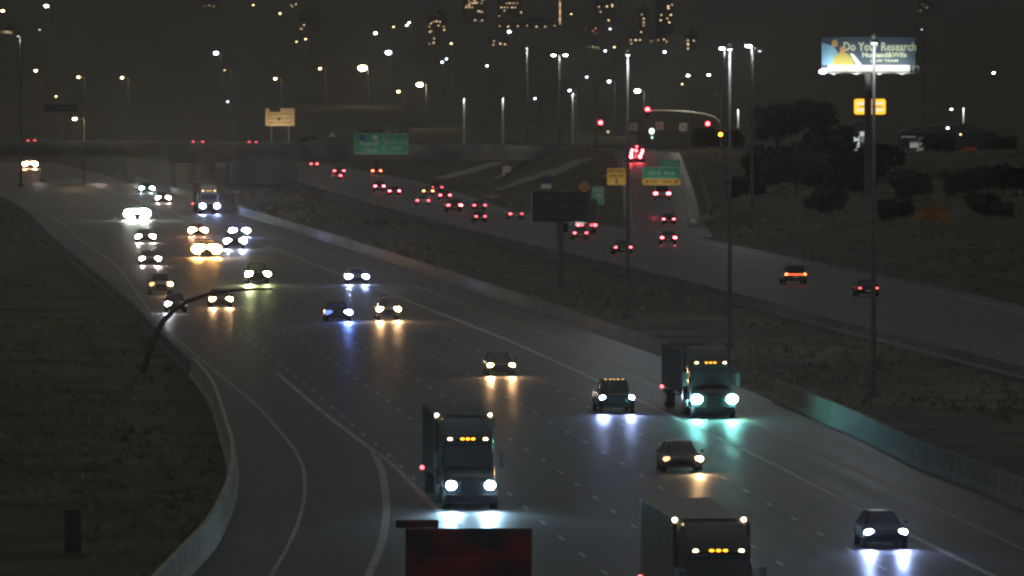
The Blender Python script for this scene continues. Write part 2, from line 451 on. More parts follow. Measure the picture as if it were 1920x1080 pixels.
def G(px, py, y0=800, y1=2600):
    Y = y0
    while Y < y1:
        q = D(px, py, Y)
        if q.z <= ground_z(q.x, Y): return Vector((q.x, Y, ground_z(q.x, Y)))
        Y += 1.0
    return D(px, py, y1)
def ribbon(name, pxs, w, m, lift=0.15):
    v = []; f = []
    pts = []
    for (a, b_), (c_, d_) in zip(pxs[:-1], pxs[1:]):
        for k in range(8): pts.append(G(a + (c_ - a) * k / 8, b_ + (d_ - b_) * k / 8))
    pts.append(G(*pxs[-1]))
    for i, p in enumerate(pts):
        t_ = (pts[min(i + 1, len(pts) - 1)] - pts[max(i - 1, 0)]); n_ = Vector((-t_.y, t_.x, 0)).normalized()
        for sgn_ in (-.5, .5):
            q = p + n_ * w * sgn_; v.append((q.x, q.y, ground_z(q.x, q.y) + lift))
    for i in range(len(pts) - 1): f.append((2 * i, 2 * i + 1, 2 * i + 3, 2 * i + 2))
    return struct(sheet(name, v, f, m))
M_LITSTRIP = mat('bank_strip_lit', (0.30, 0.28, 0.19), 0.8, noise=.25, nscale=.4)  # pale colour stands for the lit strips along the embankment
ribbon('lit_bank_strip', [(828, 336), (880, 322), (937, 305)], 3.2, M_LITSTRIP)
ribbon('lit_bank_strip', [(922, 361), (1000, 336), (1060, 315), (1094, 304)], 3.6, M_LITSTRIP)
ribbon('lit_bank_strip', [(1300, 422), (1352, 398), (1425, 362), (1500, 335)], 2.0, mat('bank_strip_dull', (0.15, 0.14, 0.09), 0.9, noise=.3, nscale=.4))  # duller strip, colour standing for the lit line up the slope
# guard rail across the cross street in front of the signals
w = thing('guard_rail', 'thin galvanised guard rail along the cross street left of the red signals', 'guard rail')
rb = MB(); sbox(rb, -20, 43, -9.4, -9.3, 6.9, 7.2); rb.build('rail', M_STEEL, w)
for t in range(-19, 43, 4): sbox(MB(), t, t + 0.15, -9.3, -9.15, 6.4, 7.0).build('post', M_STEEL, w)

# ------------------------------------------------------------------ signs
def sign_post(parent, x, z0, z1, r=0.08): return MB().tube([(x, 0.12, z0), (x, 0.12, z1)], r, 8).build('post', M_STEEL, parent)
def rrect(b, x0, x1, z0, z1, y=0.0, t=0.06, r=0.12):
    pts = []
    for cx, cz, a0 in ((x1 - r, z1 - r, 0), (x0 + r, z1 - r, 90), (x0 + r, z0 + r, 180), (x1 - r, z0 + r, 270)):
        for k in range(4):
            a = math.radians(a0 + k * 30); pts.append((cx + r * math.cos(a), cz + r * math.sin(a)))
    b.loft([[(x, y - t / 2, z) for x, z in pts], [(x, y + t / 2, z) for x, z in pts]]); return b
def panel(parent, name, x0, x1, z0, z1, m, border=M_LEG, bw=0.07, y=0.0):
    q = rrect(MB(), x0, x1, z0, z1, y).build(name, m, parent)
    if border:
        b = MB(); yy = y - 0.04
        for a0, a1, c0, c1 in ((x0 + .1, x1 - .1, z1 - bw - .03, z1 - .03), (x0 + .1, x1 - .1, z0 + .03, z0 + bw + .03), (x0 + .03, x0 + bw + .03, z0 + .1, z1 - .1), (x1 - bw - .03, x1 - .03, z0 + .1, z1 - .1)):
            b.box(((a0 + a1) / 2, yy, (c0 + c1) / 2), (a1 - a0, 0.02, c1 - c0))
        bo = b.build('border', border, q)
    return q
def arrow(parent, x, z, s, ang, m, y=-0.05):
    pts = [(-0.09, -0.5), (0.09, -0.5), (0.09, 0.05), (0.32, 0.05), (0, 0.5), (-0.32, 0.05), (-0.09, 0.05)]
    ca, sa = math.cos(ang), math.sin(ang)
    pp = [(x + s * (a * ca - b * sa), z + s * (a * sa + b * ca)) for a, b in pts]
    return MB().loft([[(a, y - 0.012, b) for a, b in pp], [(a, y + 0.012, b) for a, b in pp]]).build('arrow', m, parent)

# mileage sign on one post in the median
p = P(1050, 541); s_ = F / p.y
t = thing('mileage_sign', 'dark three-line mileage sign on one thick post in the median', 'road sign', p)
MB().tube([(0, 0.35, 0), (0, 0.35, 8.2)], [0.33, 0.28], 12).build('post', M_STEEL, t)
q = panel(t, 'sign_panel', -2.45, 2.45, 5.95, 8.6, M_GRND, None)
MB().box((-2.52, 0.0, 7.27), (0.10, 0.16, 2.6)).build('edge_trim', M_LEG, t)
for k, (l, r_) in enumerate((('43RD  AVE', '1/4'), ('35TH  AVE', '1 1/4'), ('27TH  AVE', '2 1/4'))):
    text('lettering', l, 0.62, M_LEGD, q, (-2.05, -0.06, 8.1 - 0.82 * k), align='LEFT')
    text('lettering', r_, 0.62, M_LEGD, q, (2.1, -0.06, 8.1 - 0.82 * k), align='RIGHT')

# overhead exit sign over the ramp, with the yellow panel on the same arm
p = P(1172, 426); s_ = F / p.y
t = thing('overhead_exit_sign', 'overhead sign with green 43rd Ave panel and yellow exit only strip over the exit ramp', 'road sign', p)
MB().tube([(0, 0.3, 0), (0, 0.3, 7.0)], [0.26, 0.2], 12).build('post', M_STEEL, t)
MB().tube([(-2.6, 0.3, 6.3), (7.0, 0.3, 6.3)], 0.16, 8).build('arm', M_STEEL, t)
X = lambda x: (x - 1172) / s_
Z = lambda y: (426 - y) / s_
q = panel(t, 'yellow_panel', X(1138), X(1174), Z(347), Z(315), M_YSIGN, M_OSIGND, 0.05); q['label'] = 'yellow panel with a down arrow'
text('lettering', 'EXIT ONLY', 0.40, M_BLK, q, (X(1156), -0.06, Z(321)), bold=0.006)
text('lettering', '43RD AVE', 0.40, M_BLK, q, (X(1156), -0.06, Z(330)), bold=0.006)
arrow(q, X(1156), Z(339.5), 0.7, PI, M_BLK)
q = panel(t, 'green_panel', X(1204), X(1276), Z(335), Z(313.5), M_GRN, M_LEG, 0.06)
text('lettering', '43rd  Ave', 0.82, M_LEG, q, (X(1240), -0.06, Z(324)), bold=0.01)
q = panel(t, 'exit_tab', X(1238), X(1276), Z(313), Z(300), M_GRN, M_LEG, 0.04)
text('lettering', 'EXIT 140', 0.48, M_LEG, q, (X(1257), -0.06, Z(306.5)))
q = panel(t, 'exit_only_strip', X(1204), X(1276), Z(347), Z(335.5), M_YSIGN, None)
text('lettering', 'EXIT  ONLY', 0.5, M_BLK, q, (X(1240), -0.06, Z(341)), bold=0.01)
arrow(q, X(1213), Z(341), 0.62, -PI / 4, M_BLK); arrow(q, X(1267), Z(341), 0.62, -PI / 4, M_BLK)

for x in (1156, 1222, 1258): lamp('sign_fill', 'SPOT', ((x - 1172) / s_, -3.2, 4.6), 90, (1, .95, .85), t, (math.radians(90 + 32), 0, 0), spot_size=1.5, shadow_soft_size=.2)  # spots added to brighten the sign faces, without fixtures
def small_sign(name, label, cx, y0, y1, w, gy, build, cat='road sign'):
    p = P(cx, gy); s = F / p.y
    t = thing(name, label, cat, p); z0, z1 = (gy - y1) / s, (gy - y0) / s
    sign_post(t, 0, 0, z1 - 0.1)
    build(t, w / s / 2, z0, z1)
    return t
def b_exit(t, hw, z0, z1):
    q = panel(t, 'sign_panel', -hw, hw, z0, z1, M_GRN, M_LEG, 0.05); h = z1 - z0
    text('lettering', 'EXIT', 0.5, M_LEG, q, (0, -0.06, z1 - 0.22 * h), bold=0.01)
    text('lettering', '140', 0.66, M_LEG, q, (0, -0.06, z1 - 0.50 * h), bold=0.02)
    arrow(q, 0, z0 + 0.22 * h, 0.6, -PI / 4, M_LEG)
small_sign('exit_gore_sign', 'small green exit 140 sign with arrow beside the exit ramp', 1121, 350, 384, 23, 418, b_exit)
def b_diamond(t, hw, z0, z1):
    c = (z0 + z1) / 2; r = (z1 - z0) / 2
    pp = [(0, c - r), (r, c), (0, c + r), (-r, c)]
    q = MB().loft([[(a, -0.03, b) for a, b in pp], [(a, 0.03, b) for a, b in pp]]).build('sign_panel', M_OSIGN, t)
    bb = MB(); r2 = r - 0.09
    ed = [(0, c - r2), (r2, c), (0, c + r2), (-r2, c)]
    for i in range(4):
        a, b_ = ed[i], ed[(i + 1) % 4]; bb.tube([(a[0], -0.04, a[1]), (b_[0], -0.04, b_[1])], 0.025, 4)
    bb.build('border', M_BLK, q)
    MB().box((-0.16, -0.045, c), (0.09, 0.02, 0.7)).box((0.2, -0.045, c + 0.2), (0.09, 0.02, 0.35)).box((0.12, -0.045, c - 0.18), (0.09, 0.02, 0.4), 0).build('lane_merge_symbol', M_BLK, q)
small_sign('warning_sign', 'orange diamond merge warning sign above the dark mileage sign', 1096, 338, 363, 25, 398, b_diamond)
def b_speed(t, hw, z0, z1):
    q = panel(t, 'sign_panel', -hw, hw, z0, z1, M_WHITE, M_BLK, 0.03); h = z1 - z0
    text('lettering', 'SPEED', 0.32, M_BLK, q, (0, -0.06, z1 - 0.2 * h)); text('lettering', 'LIMIT', 0.32, M_BLK, q, (0, -0.06, z1 - 0.38 * h))
    text('lettering', '65', 0.8, M_BLK, q, (0, -0.06, z0 + 0.3 * h), bold=0.015)
small_sign('speed_limit_sign', 'small white speed limit 65 sign on the grassy slope by the departing lanes', 950, 311, 331, 15, 354, b_speed)
def b_blue(t, hw, z0, z1):
    zm = z0 + (z1 - z0) * 0.58
    panel(t, 'blue_panel', -hw, hw, zm, z1, M_BLUE, None)
    panel(t, 'white_panel', -hw, hw, z0, zm - 0.02, M_WHITE, M_BLK, 0.03)
small_sign('information_sign', 'small sign, blue above and white below, left of the orange diamond', 1024, 337, 354, 20, 388, b_blue)
def b_orange(t, hw, z0, z1):
    sign_post(t, -hw * 0.6, 0, z1 - .1); sign_post(t, hw * 0.6, 0, z1 - .1)
    q = panel(t, 'sign_panel', -hw, hw, z0, z1, M_OSIGND, M_BLK, 0.04)
    text('lettering', 'ROAD WORK', 0.55, M_BLK, q, (0, -0.06, z1 - 0.3 * (z1 - z0)))
    text('lettering', 'AHEAD', 0.55, M_BLK, q, (0, -0.06, z0 + 0.28 * (z1 - z0)))
small_sign('roadwork_sign', 'dim wide orange roadwork sign on the dark slope at right', 1747, 387, 413, 64, 470, b_orange)

# guide signs fixed to the bridge
def on_bridge(px, py, p=-9.9):
    # where the pixel's ray meets the vertical plane of the near parapet
    o = Vector((0, 0, H)); d = ray(px, py); n = Vector((snor.x, snor.y, 0)); a = Vector(along(0, p, 0))
    return o + d * ((a - o).dot(n) / d.dot(n))
c = on_bridge(715, 290, -16); s_ = F / c.y
t = thing('guide_sign', 'pair of green guide signs hung on the near side of the overpass', 'road sign', c)
X = lambda x: (x - 715) / s_
Z = lambda y: (290 - y) / s_
q = panel(t, 'left_panel', X(664), X(719.5), Z(289), Z(250), M_GRN, M_LEG, 0.07)
text('lettering', 'Flagstaff', 1.0, M_LEG, q, (X(692), -0.06, Z(269)), bold=0.01)
text('lettering', '2 MILES', 0.8, M_LEG, q, (X(692), -0.06, Z(282.5)))
MB().ell((X(680), -0.08, Z(258)), (0.5, 0.03, 0.55)).build('route_shield', M_BLUE, q, True)
rrect(MB(), X(699), X(708), Z(262), Z(254), -0.06, 0.04).build('route_marker', M_LEG, q)
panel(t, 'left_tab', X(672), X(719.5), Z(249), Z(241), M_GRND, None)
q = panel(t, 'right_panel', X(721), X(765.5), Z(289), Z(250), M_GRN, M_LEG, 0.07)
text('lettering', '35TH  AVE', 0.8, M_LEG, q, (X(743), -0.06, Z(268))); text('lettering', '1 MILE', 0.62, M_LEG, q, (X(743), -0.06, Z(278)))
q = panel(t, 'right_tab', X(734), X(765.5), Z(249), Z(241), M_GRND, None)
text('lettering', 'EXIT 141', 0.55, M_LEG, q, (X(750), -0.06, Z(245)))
for x in (X(680), X(705), X(728), X(755)): lamp('sign_fill', 'SPOT', (x, -3.0, -1.0), 45, (1, .98, .9), t, (math.radians(90 + 40), 0, 0), spot_size=1.6, shadow_soft_size=.2)  # added spots below the panels, brightening the green faces
for x in (X(675), X(709), X(731), X(757)): MB().box((x, 0.3, Z(268)), (0.12, 0.5, 3.2)).build('bracket', M_STEEL, t)
c = on_bridge(592, 290, -13); t = thing('sign_back', 'grey stepped sign panel backs hung on the overpass left of the green pair', 'road sign', c); s_ = F / c.y
panel(t, 'upper_panel', -14 / s_, 14 / s_, 18 / s_, 28 / s_, mat('grey_panel', (0.26, 0.25, 0.26), 0.7), None)
panel(t, 'lower_panel', -8 / s_, 14 / s_, 2 / s_, 17.4 / s_, MATS['grey_panel'], None)
for x in (-0.6, 0.9): MB().box((x, 0.3, 1.2), (0.12, 0.5, 2.2)).build('bracket', M_STEEL, t)

# back of the near overhead sign at the bottom edge
p0 = P(880, 1230); s_ = F / p0.y
t = thing('overhead_sign_back', 'dark back of a large overhead sign cut off by the bottom edge', 'road sign', p0)
X = lambda x: (x - 880) / s_
Z = lambda y: (1230 - y) / s_
M_SB = mat('sign_back_red_glow', (0.16, 0.05, 0.05), 0.55)  # red glow on the sign back, put into its colour as noise patches
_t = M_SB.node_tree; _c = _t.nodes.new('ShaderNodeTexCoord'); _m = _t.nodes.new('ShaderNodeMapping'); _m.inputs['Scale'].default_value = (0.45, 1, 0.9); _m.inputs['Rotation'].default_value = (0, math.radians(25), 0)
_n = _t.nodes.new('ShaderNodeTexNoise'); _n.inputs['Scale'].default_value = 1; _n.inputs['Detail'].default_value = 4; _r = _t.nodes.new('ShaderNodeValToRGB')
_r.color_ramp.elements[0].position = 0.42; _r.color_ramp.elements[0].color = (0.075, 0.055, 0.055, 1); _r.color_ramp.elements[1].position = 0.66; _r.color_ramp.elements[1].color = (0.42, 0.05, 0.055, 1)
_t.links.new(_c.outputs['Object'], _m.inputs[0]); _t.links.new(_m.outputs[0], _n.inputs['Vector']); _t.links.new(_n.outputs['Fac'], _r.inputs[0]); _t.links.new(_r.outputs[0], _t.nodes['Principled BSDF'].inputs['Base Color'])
big = MB(); small_ = MB()
zz = Z(1135)
while zz < Z(990) - 0.02:
    h_ = min(0.29, Z(990) - zz); big.box(((X(760) + X(997)) / 2, 0, zz + h_ / 2), (X(997) - X(760), 0.05, h_ - 0.03)); zz += 0.3
small_.box(((X(742) + X(822)) / 2, 0.03, (Z(990) + Z(975)) / 2 + 0.01), (X(822) - X(742), 0.05, Z(975) - Z(990)))
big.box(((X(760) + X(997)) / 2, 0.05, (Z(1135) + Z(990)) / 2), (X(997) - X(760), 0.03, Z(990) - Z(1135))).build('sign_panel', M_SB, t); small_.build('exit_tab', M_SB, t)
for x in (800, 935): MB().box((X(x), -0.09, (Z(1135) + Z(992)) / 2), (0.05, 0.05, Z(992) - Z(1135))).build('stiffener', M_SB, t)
MB().box((X(998), 0, (Z(1135) + Z(990)) / 2), (0.04, 0.1, Z(990) - Z(1135))).build('edge_trim', M_LEG, t)
MB().tube([(X(560), 0.4, Z(1112)), (X(1300), 0.4, Z(1112))], 0.22, 10).build('arm', M_STEEL, t)
MB().tube([(X(1300), 0.4, Z(1112)), (X(1300), 0.4, -0.0)], 0.26, 10).build('post', M_STEEL, t)

# curved monotube sign support in front of the left traffic
p0 = P(268, 700); s_ = F / p0.y
t = thing('curved_sign_gantry', 'dark curved tube sign support bending over the left lanes', 'sign gantry', p0)
cv = [(268, 700), (278, 665), (290, 632), (306, 602), (328, 580), (356, 563), (392, 551), (430, 545), (470, 542), (512, 541)]
MB().tube([((x - 268) / s_, 0, (700 - y) / s_) for x, y in cv], [0.22, 0.21, 0.20, 0.18, 0.16, 0.14, 0.12, 0.1, 0.09, 0.08], 12).build('tube', mat('dull_steel', (0.10, 0.09, 0.085), 0.8), t, True)

# ------------------------------------------------------------------ poles and street lamps
def mast(px, ytop, ybase, label, heads, lum=(0.9, 0.95, 1.0), power=0, r=0.17, bright=60, group='tall freeway light masts', deep=False):
    p = P(px, ybase, 0); z0 = 0
    s = F / p.y; h = (ybase - ytop) / s
    t = thing('light_mast', label, 'light pole', p, 0, group)
    MB().tube([(0, 0, 0.0), (0, 0, 0.4)], 0.45, 12).build('footing', M_CONC, t)
    MB().tube([(0, 0, 0.4), (0, 0, h)], [r * 1.15, r * 0.62], 12).build('pole', M_STEEL, t, True)
    for dx, drop, vis in heads:
        V = (lambda a, z: (0, -a * 2.6, z)) if deep else (lambda a, z: (a, 0, z))      # arms run over the road, here along the view
        c = V(dx, h - drop)
        MB().tube([(0, 0, h - 0.15), V(dx * 0.6, h - drop * .6), c], 0.05, 6).build('arm', M_STEEL, t)
        hd = MB().loft([[(c[0] + ex * 0.42, c[1] + ey * 0.2, c[2] + ez) for ex, ey in ((-1, -1), (1, -1), (1, 1), (-1, 1))] for ez in (0, 0.18)] if not deep else [[(c[0] + ex * 0.2, c[1] + ey * 0.42, c[2] + ez) for ex, ey in ((-1, -1), (1, -1), (1, 1), (-1, 1))] for ez in (0, 0.18)]).build('lamp_head', M_STEEL, t)
        MB().ell((c[0], c[1], c[2] - 0.05), (0.36, 0.2, 0.16) if vis else (0.16, 0.3, 0.05)).build('lamp_lens', glow(lum, bright if vis else 4), hd, True)
        if power: lamp('lamp_light', 'POINT', (c[0], c[1] - (0.0 if deep else 0.1), c[2] - 0.7), power, lum, t, shadow_soft_size=0.35)
    return t
mast(1638, 64, 745, 'tallest nearest light mast, crossing the billboard', [(-0.5, 0.5, 0), (0.5, 0.5, 0)], power=700, r=0.145, deep=True)
mast(1368, 81, 652, 'tall light mast with glowing tip, right of the exit ramp', [(-0.5, 0.4, 0), (0.5, 0.4, 0)], power=900, r=0.145, deep=True)
mast(1177, 93, 597, 'tall light mast crossing the yellow sign panel', [(-0.5, 0.4, 0), (0.5, 0.4, 0)], power=800, r=0.145, deep=True)
mast(1049, 103, 334, 'distant light mast with twin white lamps behind the mileage sign', [(-1.05, 0.0, 1), (1.05, 0.0, 1)], power=500, r=0.26)
mast(988, 86, 334, 'unlit-headed grey light mast left of the twin-lamp mast', [(-0.5, 0.4, 0), (0.5, 0.4, 0)], power=500, r=0.26, deep=True)
mast(1410, 86, 434, 'light mast with white lamp on its left, right of the glowing-tip mast', [(-0.45, -0.05, 1), (0.9, 0.6, 0)], power=350, r=0.2, bright=90)
mast(1359, 88, 388, 'thin light mast with white lamp just left of the glowing-tip mast', [(-0.4, 0.15, 1)], power=350, r=0.17, bright=90)
mast(1732, 50, 325, 'thin dim light mast at the right edge of the billboard', [(-0.4, 0.5, 0)], power=0, r=0.17)
mast(39, 62, 350, 'thin dim light mast at the far left edge', [(-0.4, 0.5, 0)], power=150, r=0.2)
mast(79, 50, 340, 'faint light mast second from the left edge', [(-0.4, 0.5, 0)], power=0, r=0.14)

def find_Y(px, py, h):
    # distance at which a lamp of height h standing on the ground shows at this pixel
    Y = 1420.0
    while Y < 14000:
        q = D(px, py, Y)
        if q.z - ground_z(q.x, Y) <= h: return Y
        Y += 10
    return Y
M_WARM, M_COOL = (1.0, 0.68, 0.34), (0.72, 0.84, 1.0)
def street_lamp(px, py, label, size=1.0, col=M_WARM, es=60, h=11.0, pole=True, power=0, arm=1.6, group='street lamps in the dark background'):
    Y = find_Y(px, py, h); q = D(px, py, Y); gz = ground_z(q.x, Y); hh = q.z - gz
    if hh < 4: hh = h
    t = thing('street_lamp', label, 'street lamp', (q.x + arm, Y, gz - 0.1), 0, group)
    k = Y / 16000 * 1.0
    MB().tube([(0, 0, 0), (0, 0, hh)], [0.14, 0.09], 8).build('pole', M_STEEL, t)
    MB().tube([(0, 0, hh), (-arm * 0.6, 0, hh + 0.35), (-arm, 0, hh + 0.25)], 0.06, 6).build('arm', M_STEEL, t)
    r = 1.75 * k * size
    MB().ell((-arm, 0, hh + 0.0), (r * 1.25, 0.3, r * 0.75)).build('lamp_lens', glow(col, es), t, True)
    if power: lamp('lamp_light', 'POINT', (-arm, 0, hh - 0.7), power, col, t, shadow_soft_size=0.3)
    return t
SL = [
 (67, 132, 'warm street lamp, leftmost of the row of four at upper left', 1.2, M_WARM, 40, 1),
 (147, 144, 'warm street lamp, second of the row of four at upper left', 1.0, M_WARM, 35, 1),
 (229, 145, 'warm street lamp, third of the row of four at upper left', 1.1, M_WARM, 40, 1),
 (421, 131, 'dim street lamp at the top of a pole, below a bright white lamp', 0.6, M_WARM, 5, 1),
 (516, 147, 'warm street lamp above the lit beige sign', 1.1, M_WARM, 40, 1),
 (600, 128, 'warm street lamp left of the brightest yellow lamp', 1.1, M_WARM, 30, 1),
 (680, 127, 'brightest large yellow street lamp in the upper middle', 3.6, (1.0, 0.8, 0.45), 90, 6),
 (728, 98, 'bright white street lamp right of the brightest yellow one', 2.3, M_COOL, 70, 2),
 (787, 158, 'second large yellow street lamp, below and right of the brightest', 2.6, (1.0, 0.8, 0.5), 80, 5),
 (747, 171, 'warm street lamp left of the second large yellow one', 1.2, M_WARM, 35, 1),
 (405, 99, 'bright white lamp alone below the left caption area', 1.8, M_COOL, 60, 1),
 (427, 190, 'small white lamp low in the dark left of the beige sign', 0.8, M_COOL, 14, 0),
 (140, 222, 'warm lamp in front of the dim green sign at left', 1.7, M_WARM, 50, 2),
 (105, 180, 'small white lamp above the dim green sign at left', 0.8, M_WARM, 14, 0),
 (87, 11, 'bright white lamp at the top left edge', 1.8, M_COOL, 60, 0),
 (5, 20, 'yellowish lamp in the top left corner', 1.4, M_WARM, 40, 0),
 (704, 62, 'white lamp with reddish rim high in the middle left', 1.3, (1, .9, .8), 40, 0),
 (955, 59, 'white lamp under the downtown windows', 1.3, M_COOL, 50, 0),
 (525, 25, 'small white lamp just right of the left caption area', 0.9, M_WARM, 16, 0),
 (556, 78, 'small lamp pair left half, low left of the yellow lamp', 0.7, M_WARM, 9, 0),
 (573, 73, 'small lamp pair right half, low left of the yellow lamp', 0.8, M_WARM, 12, 0),
 (829, 116, 'small white lamp pair, lower left one', 1.0, M_COOL, 25, 0),
 (837, 110, 'small white lamp pair, upper right one', 0.9, M_COOL, 20, 0),
 (846, 81, 'small white lamp left of the yellow window rows', 0.9, M_WARM, 12, 0),
 (913, 123, 'small white lamp left of the grey mast', 1.0, M_COOL, 20, 0),
 (1003, 184, 'small white lamp low between two masts', 0.9, M_COOL, 20, 0),
 (1068, 169, 'small white lamp right of the twin-lamp mast', 1.1, M_COOL, 30, 1),
 (1100, 144, 'small white lamp above the left red signal', 0.9, M_COOL, 20, 0),
 (1142, 152, 'white lamp on a pole left of the bright lamp over the signals', 1.2, M_COOL, 35, 1),
 (1195, 170, 'large warm white lamp above the middle red signal', 2.4, (1, .9, .75), 80, 4),
 (1135, 95, 'small white lamp between the twin lamps and the tall mast', 1.0, M_COOL, 20, 0),
 (1152, 88, 'faint lamp just left of the tall mast tip', 0.8, M_WARM, 8, 0),
 (1246, 97, 'white lamp right of the tall mast tip', 1.1, M_COOL, 35, 0),
 (1290, 141, 'white lamp, left of the two below the thin mast', 1.2, (1, .95, .85), 35, 0),
 (1329, 140, 'white lamp, right of the two below the thin mast', 1.2, (1, .95, .85), 35, 0),
 (1279, 157, 'dim warm lamp low left of the two white ones', 0.8, M_WARM, 8, 0),
 (1863, 136, 'lone white lamp right of the billboard', 1.1, (1, .95, .85), 30, 0),
 (1784, 204, 'white lamp left of the bright pole near the warehouse', 1.0, (1, .95, .9), 20, 0),
 (1777, 239, 'white lamp above the warehouse roof', 1.1, M_COOL, 25, 0),
 (1801, 251, 'tiny warm lamp at the warehouse eave', 0.7, M_WARM, 10, 0),
 (767, 42, 'greenish lamp cluster high in the middle, upper one', 0.9, (.9, 1, .8), 25, 0),
 (763, 47, 'greenish lamp cluster high in the middle, lower one', 0.9, (.9, 1, .8), 22, 1),
 (738, 50, 'small warm lamp left of the greenish cluster', 0.8, M_WARM, 10, 0),
 (1144, 54, 'small white lamp under the right downtown windows', 0.8, M_COOL, 16, 0),
 (1071, 26, 'small warm lamp right of the string of mast lights', 0.7, M_WARM, 8, 0),
 (475, 9, 'small warm lamp above the left caption area', 0.8, M_WARM, 10, 0),
]
for x, y, l, sz, c, es, pw in SL:
    street_lamp(x, y, l, sz, c, es, power=pw * 400)
def lit_pole(px, ytop, ylow, label):      # short-armed poles whose shaft catches its own lamp
    Y = find_Y(px, ytop, 12.0); q = D(px, ytop, Y); gz = ground_z(q.x, Y)
    t = thing('lamp_post', label, 'lamp post', (q.x, Y, gz - 0.1), 0, 'lamp posts whose shafts catch light')
    hh = q.z - gz
    MB().tube([(0, 0, 0), (0, 0, hh)], [0.26, 0.2], 8).build('pole', mat('pale_pole', (0.55, 0.55, 0.52), 0.6), t)
    MB().box((0, 0.5, hh + 0.1), (0.5, 1.1, 0.15)).build('lamp_head', M_DARK, t)
    lamp('lamp_light', 'SPOT', (0, -0.9, hh + 0.6), 900, (1, .98, .9), t, (math.radians(12), 0, 0), spot_size=1.4, shadow_soft_size=0.2)
for a in ((870, 184, 240, 'pale lit lamp post, left one of two below the middle lamps'), (943, 183, 235, 'pale lit lamp post, right one of two below the middle lamps'),
          (1074, 175, 215, 'pale lit lamp post right of the twin-lamp mast'), (1384, 205, 240, 'curved-top pale lamp post right of the red signals'),
          (1806, 202, 265, 'pale lit lamp post in front of the warehouse')): lit_pole(*a)

# ------------------------------------------------------------------ downtown: dark buildings with lit windows
WARMW = (1.0, 0.68, 0.36)
def building(label, x0, x1, ytop, Y, wins, cat='building', wsz=(1.5, 1.1), es=1.1, col=WARMW, m=None):
    ylow = max([w_[1] for w_ in wins] + [ytop + 6]) + 4      # its street level shows just under its lowest lit window
    Y = min(13000, 41 / (.012 - (HZ - ylow) / F))
    a, b_ = D(x0, ytop, Y), D(x1, ytop, Y); gz = ground_z(0, Y) - 1
    t = thing('office_building', label, cat, ((a.x + b_.x) / 2, Y, gz), 0, 'distant downtown buildings')
    w = b_.x - a.x; h = a.z - gz
    MB().box((0, w * 0.35, h / 2), (w, w * 0.7, h)).build('wall', m or M_BLDG, t)
    MB().box((0, w * 0.35, h + 0.6), (w + 1, w * 0.7 + 1, 1.2)).build('roof', M_BLDG, t)
    MB().box((w * 0.15, w * 0.3, h + 2.6), (w * 0.3, w * 0.3, 2.8)).build('plant_room', M_BLDG, t)
    for i, (x, y) in enumerate(wins):
        q = D(x, y, Y); k = 0.6 + 0.9 * random.random()
        MB().box((q.x - t.location.x, -0.08, q.z - gz), (wsz[0] * Y / 7000 * 0.95, 0.12, wsz[1] * Y / 7000 * 1.0)).build('window', glow(col, round(1.5 * es * (0.5 if i % 3 == 0 else 1.2 if i % 3 == 1 else 0.8), 2)), t)
def grid(x0, x1, nx, y0, y1, ny, keep=0.6):
    r = []
    for j in range(ny):
        for i in range(nx):
            if random.random() < keep: r.append((x0 + (x1 - x0) * i / max(1, nx - 1), y0 + (y1 - y0) * j / max(1, ny - 1)))
    return r
building('distant tower with two rows of yellow lit windows, top middle', 868, 910, -12, 8000, [(881, 6), (886, 6), (893, 6), (903, 6), (874, 14), (880, 14), (886, 14), (897, 21), (901, 22), (904, 22), (891, 38), (904, 38)] + grid(875, 905, 7, 0, 10, 3, .3))
building('distant tower with yellow window rows, left of the string of lights', 932, 978, -14, 8200, [(950, 6), (956, 6), (963, 6), (970, 6), (940, 14), (946, 14), (952, 14), (960, 14), (966, 14), (936, 30), (977, 23), (946, 20)])
building('slim distant tower outlined by a vertical string of amber lights', 1044, 1056, -20, 7800, [(1050, 3 + 4.6 * k) for k in range(10)], es=2.0, wsz=(1.3, 1.0))
building('low distant block with a horizontal row of amber windows', 932, 1043, 44, 7400, [(937, 49), (953, 50), (971, 49), (988, 48), (1006, 50), (1022, 50), (1040, 48)], es=1.2)
building('small distant block with an arch of warm lights', 802, 838, 34, 6900, [(805, 50), (806, 60), (808, 44), (813, 41), (819, 40), (825, 41), (832, 50), (833, 56), (822, 48), (809, 58)], es=1.2)
building('distant block with scattered warm windows right of the string of lights', 1116, 1152, 4, 7500, [(1123, 13), (1138, 12), (1148, 12), (1126, 22), (1141, 38), (1148, 9)], es=1.8)
building('distant block with a zigzag of warm windows', 1197, 1216, 20, 7300, [(1203, 27), (1207, 35), (1207, 42), (1207, 48), (1202, 60), (1196, 62)], es=1.2)
building('distant block with bright warm windows below the top right', 1230, 1262, 2, 7300, [(1240, 28), (1253, 12), (1253, 16), (1251, 35), (1255, 42), (1239, 38), (1260, 9), (1258, 28), (1240, 60)], es=1.8)
building('low distant block with three amber windows, right of centre', 1180, 1206, 70, 6200, [(1183, 75), (1192, 75), (1200, 75), (1184, 82)], es=1.6)
building('low distant block with four stacked warm windows left of the thin mast', 1284, 1306, 70, 6200, [(1290, 76), (1290, 83), (1290, 91), (1301, 76)], es=1.9)
building('low distant block with faint greenish windows', 1098, 1126, 84, 6100, [(1104, 88), (1112, 88), (1118, 89), (1123, 90)], es=0.5, col=(.8, .9, .4))
building('low distant block with warm windows above the right caption side', 1216, 1250, 68, 6300, [(1234, 75), (1245, 74), (1250, 78), (1222, 77)], es=1.0)
building('low distant building with small warm windows, left of the two white lamps', 918, 952, 74, 6300, [(926, 77), (938, 82), (947, 83), (925, 84)], es=1.5)
building('low distant building with small warm windows right of the greenish cluster', 798, 824, 66, 6300, [(805, 82), (813, 80), (814, 72), (863, 82)][:3], es=1.1)
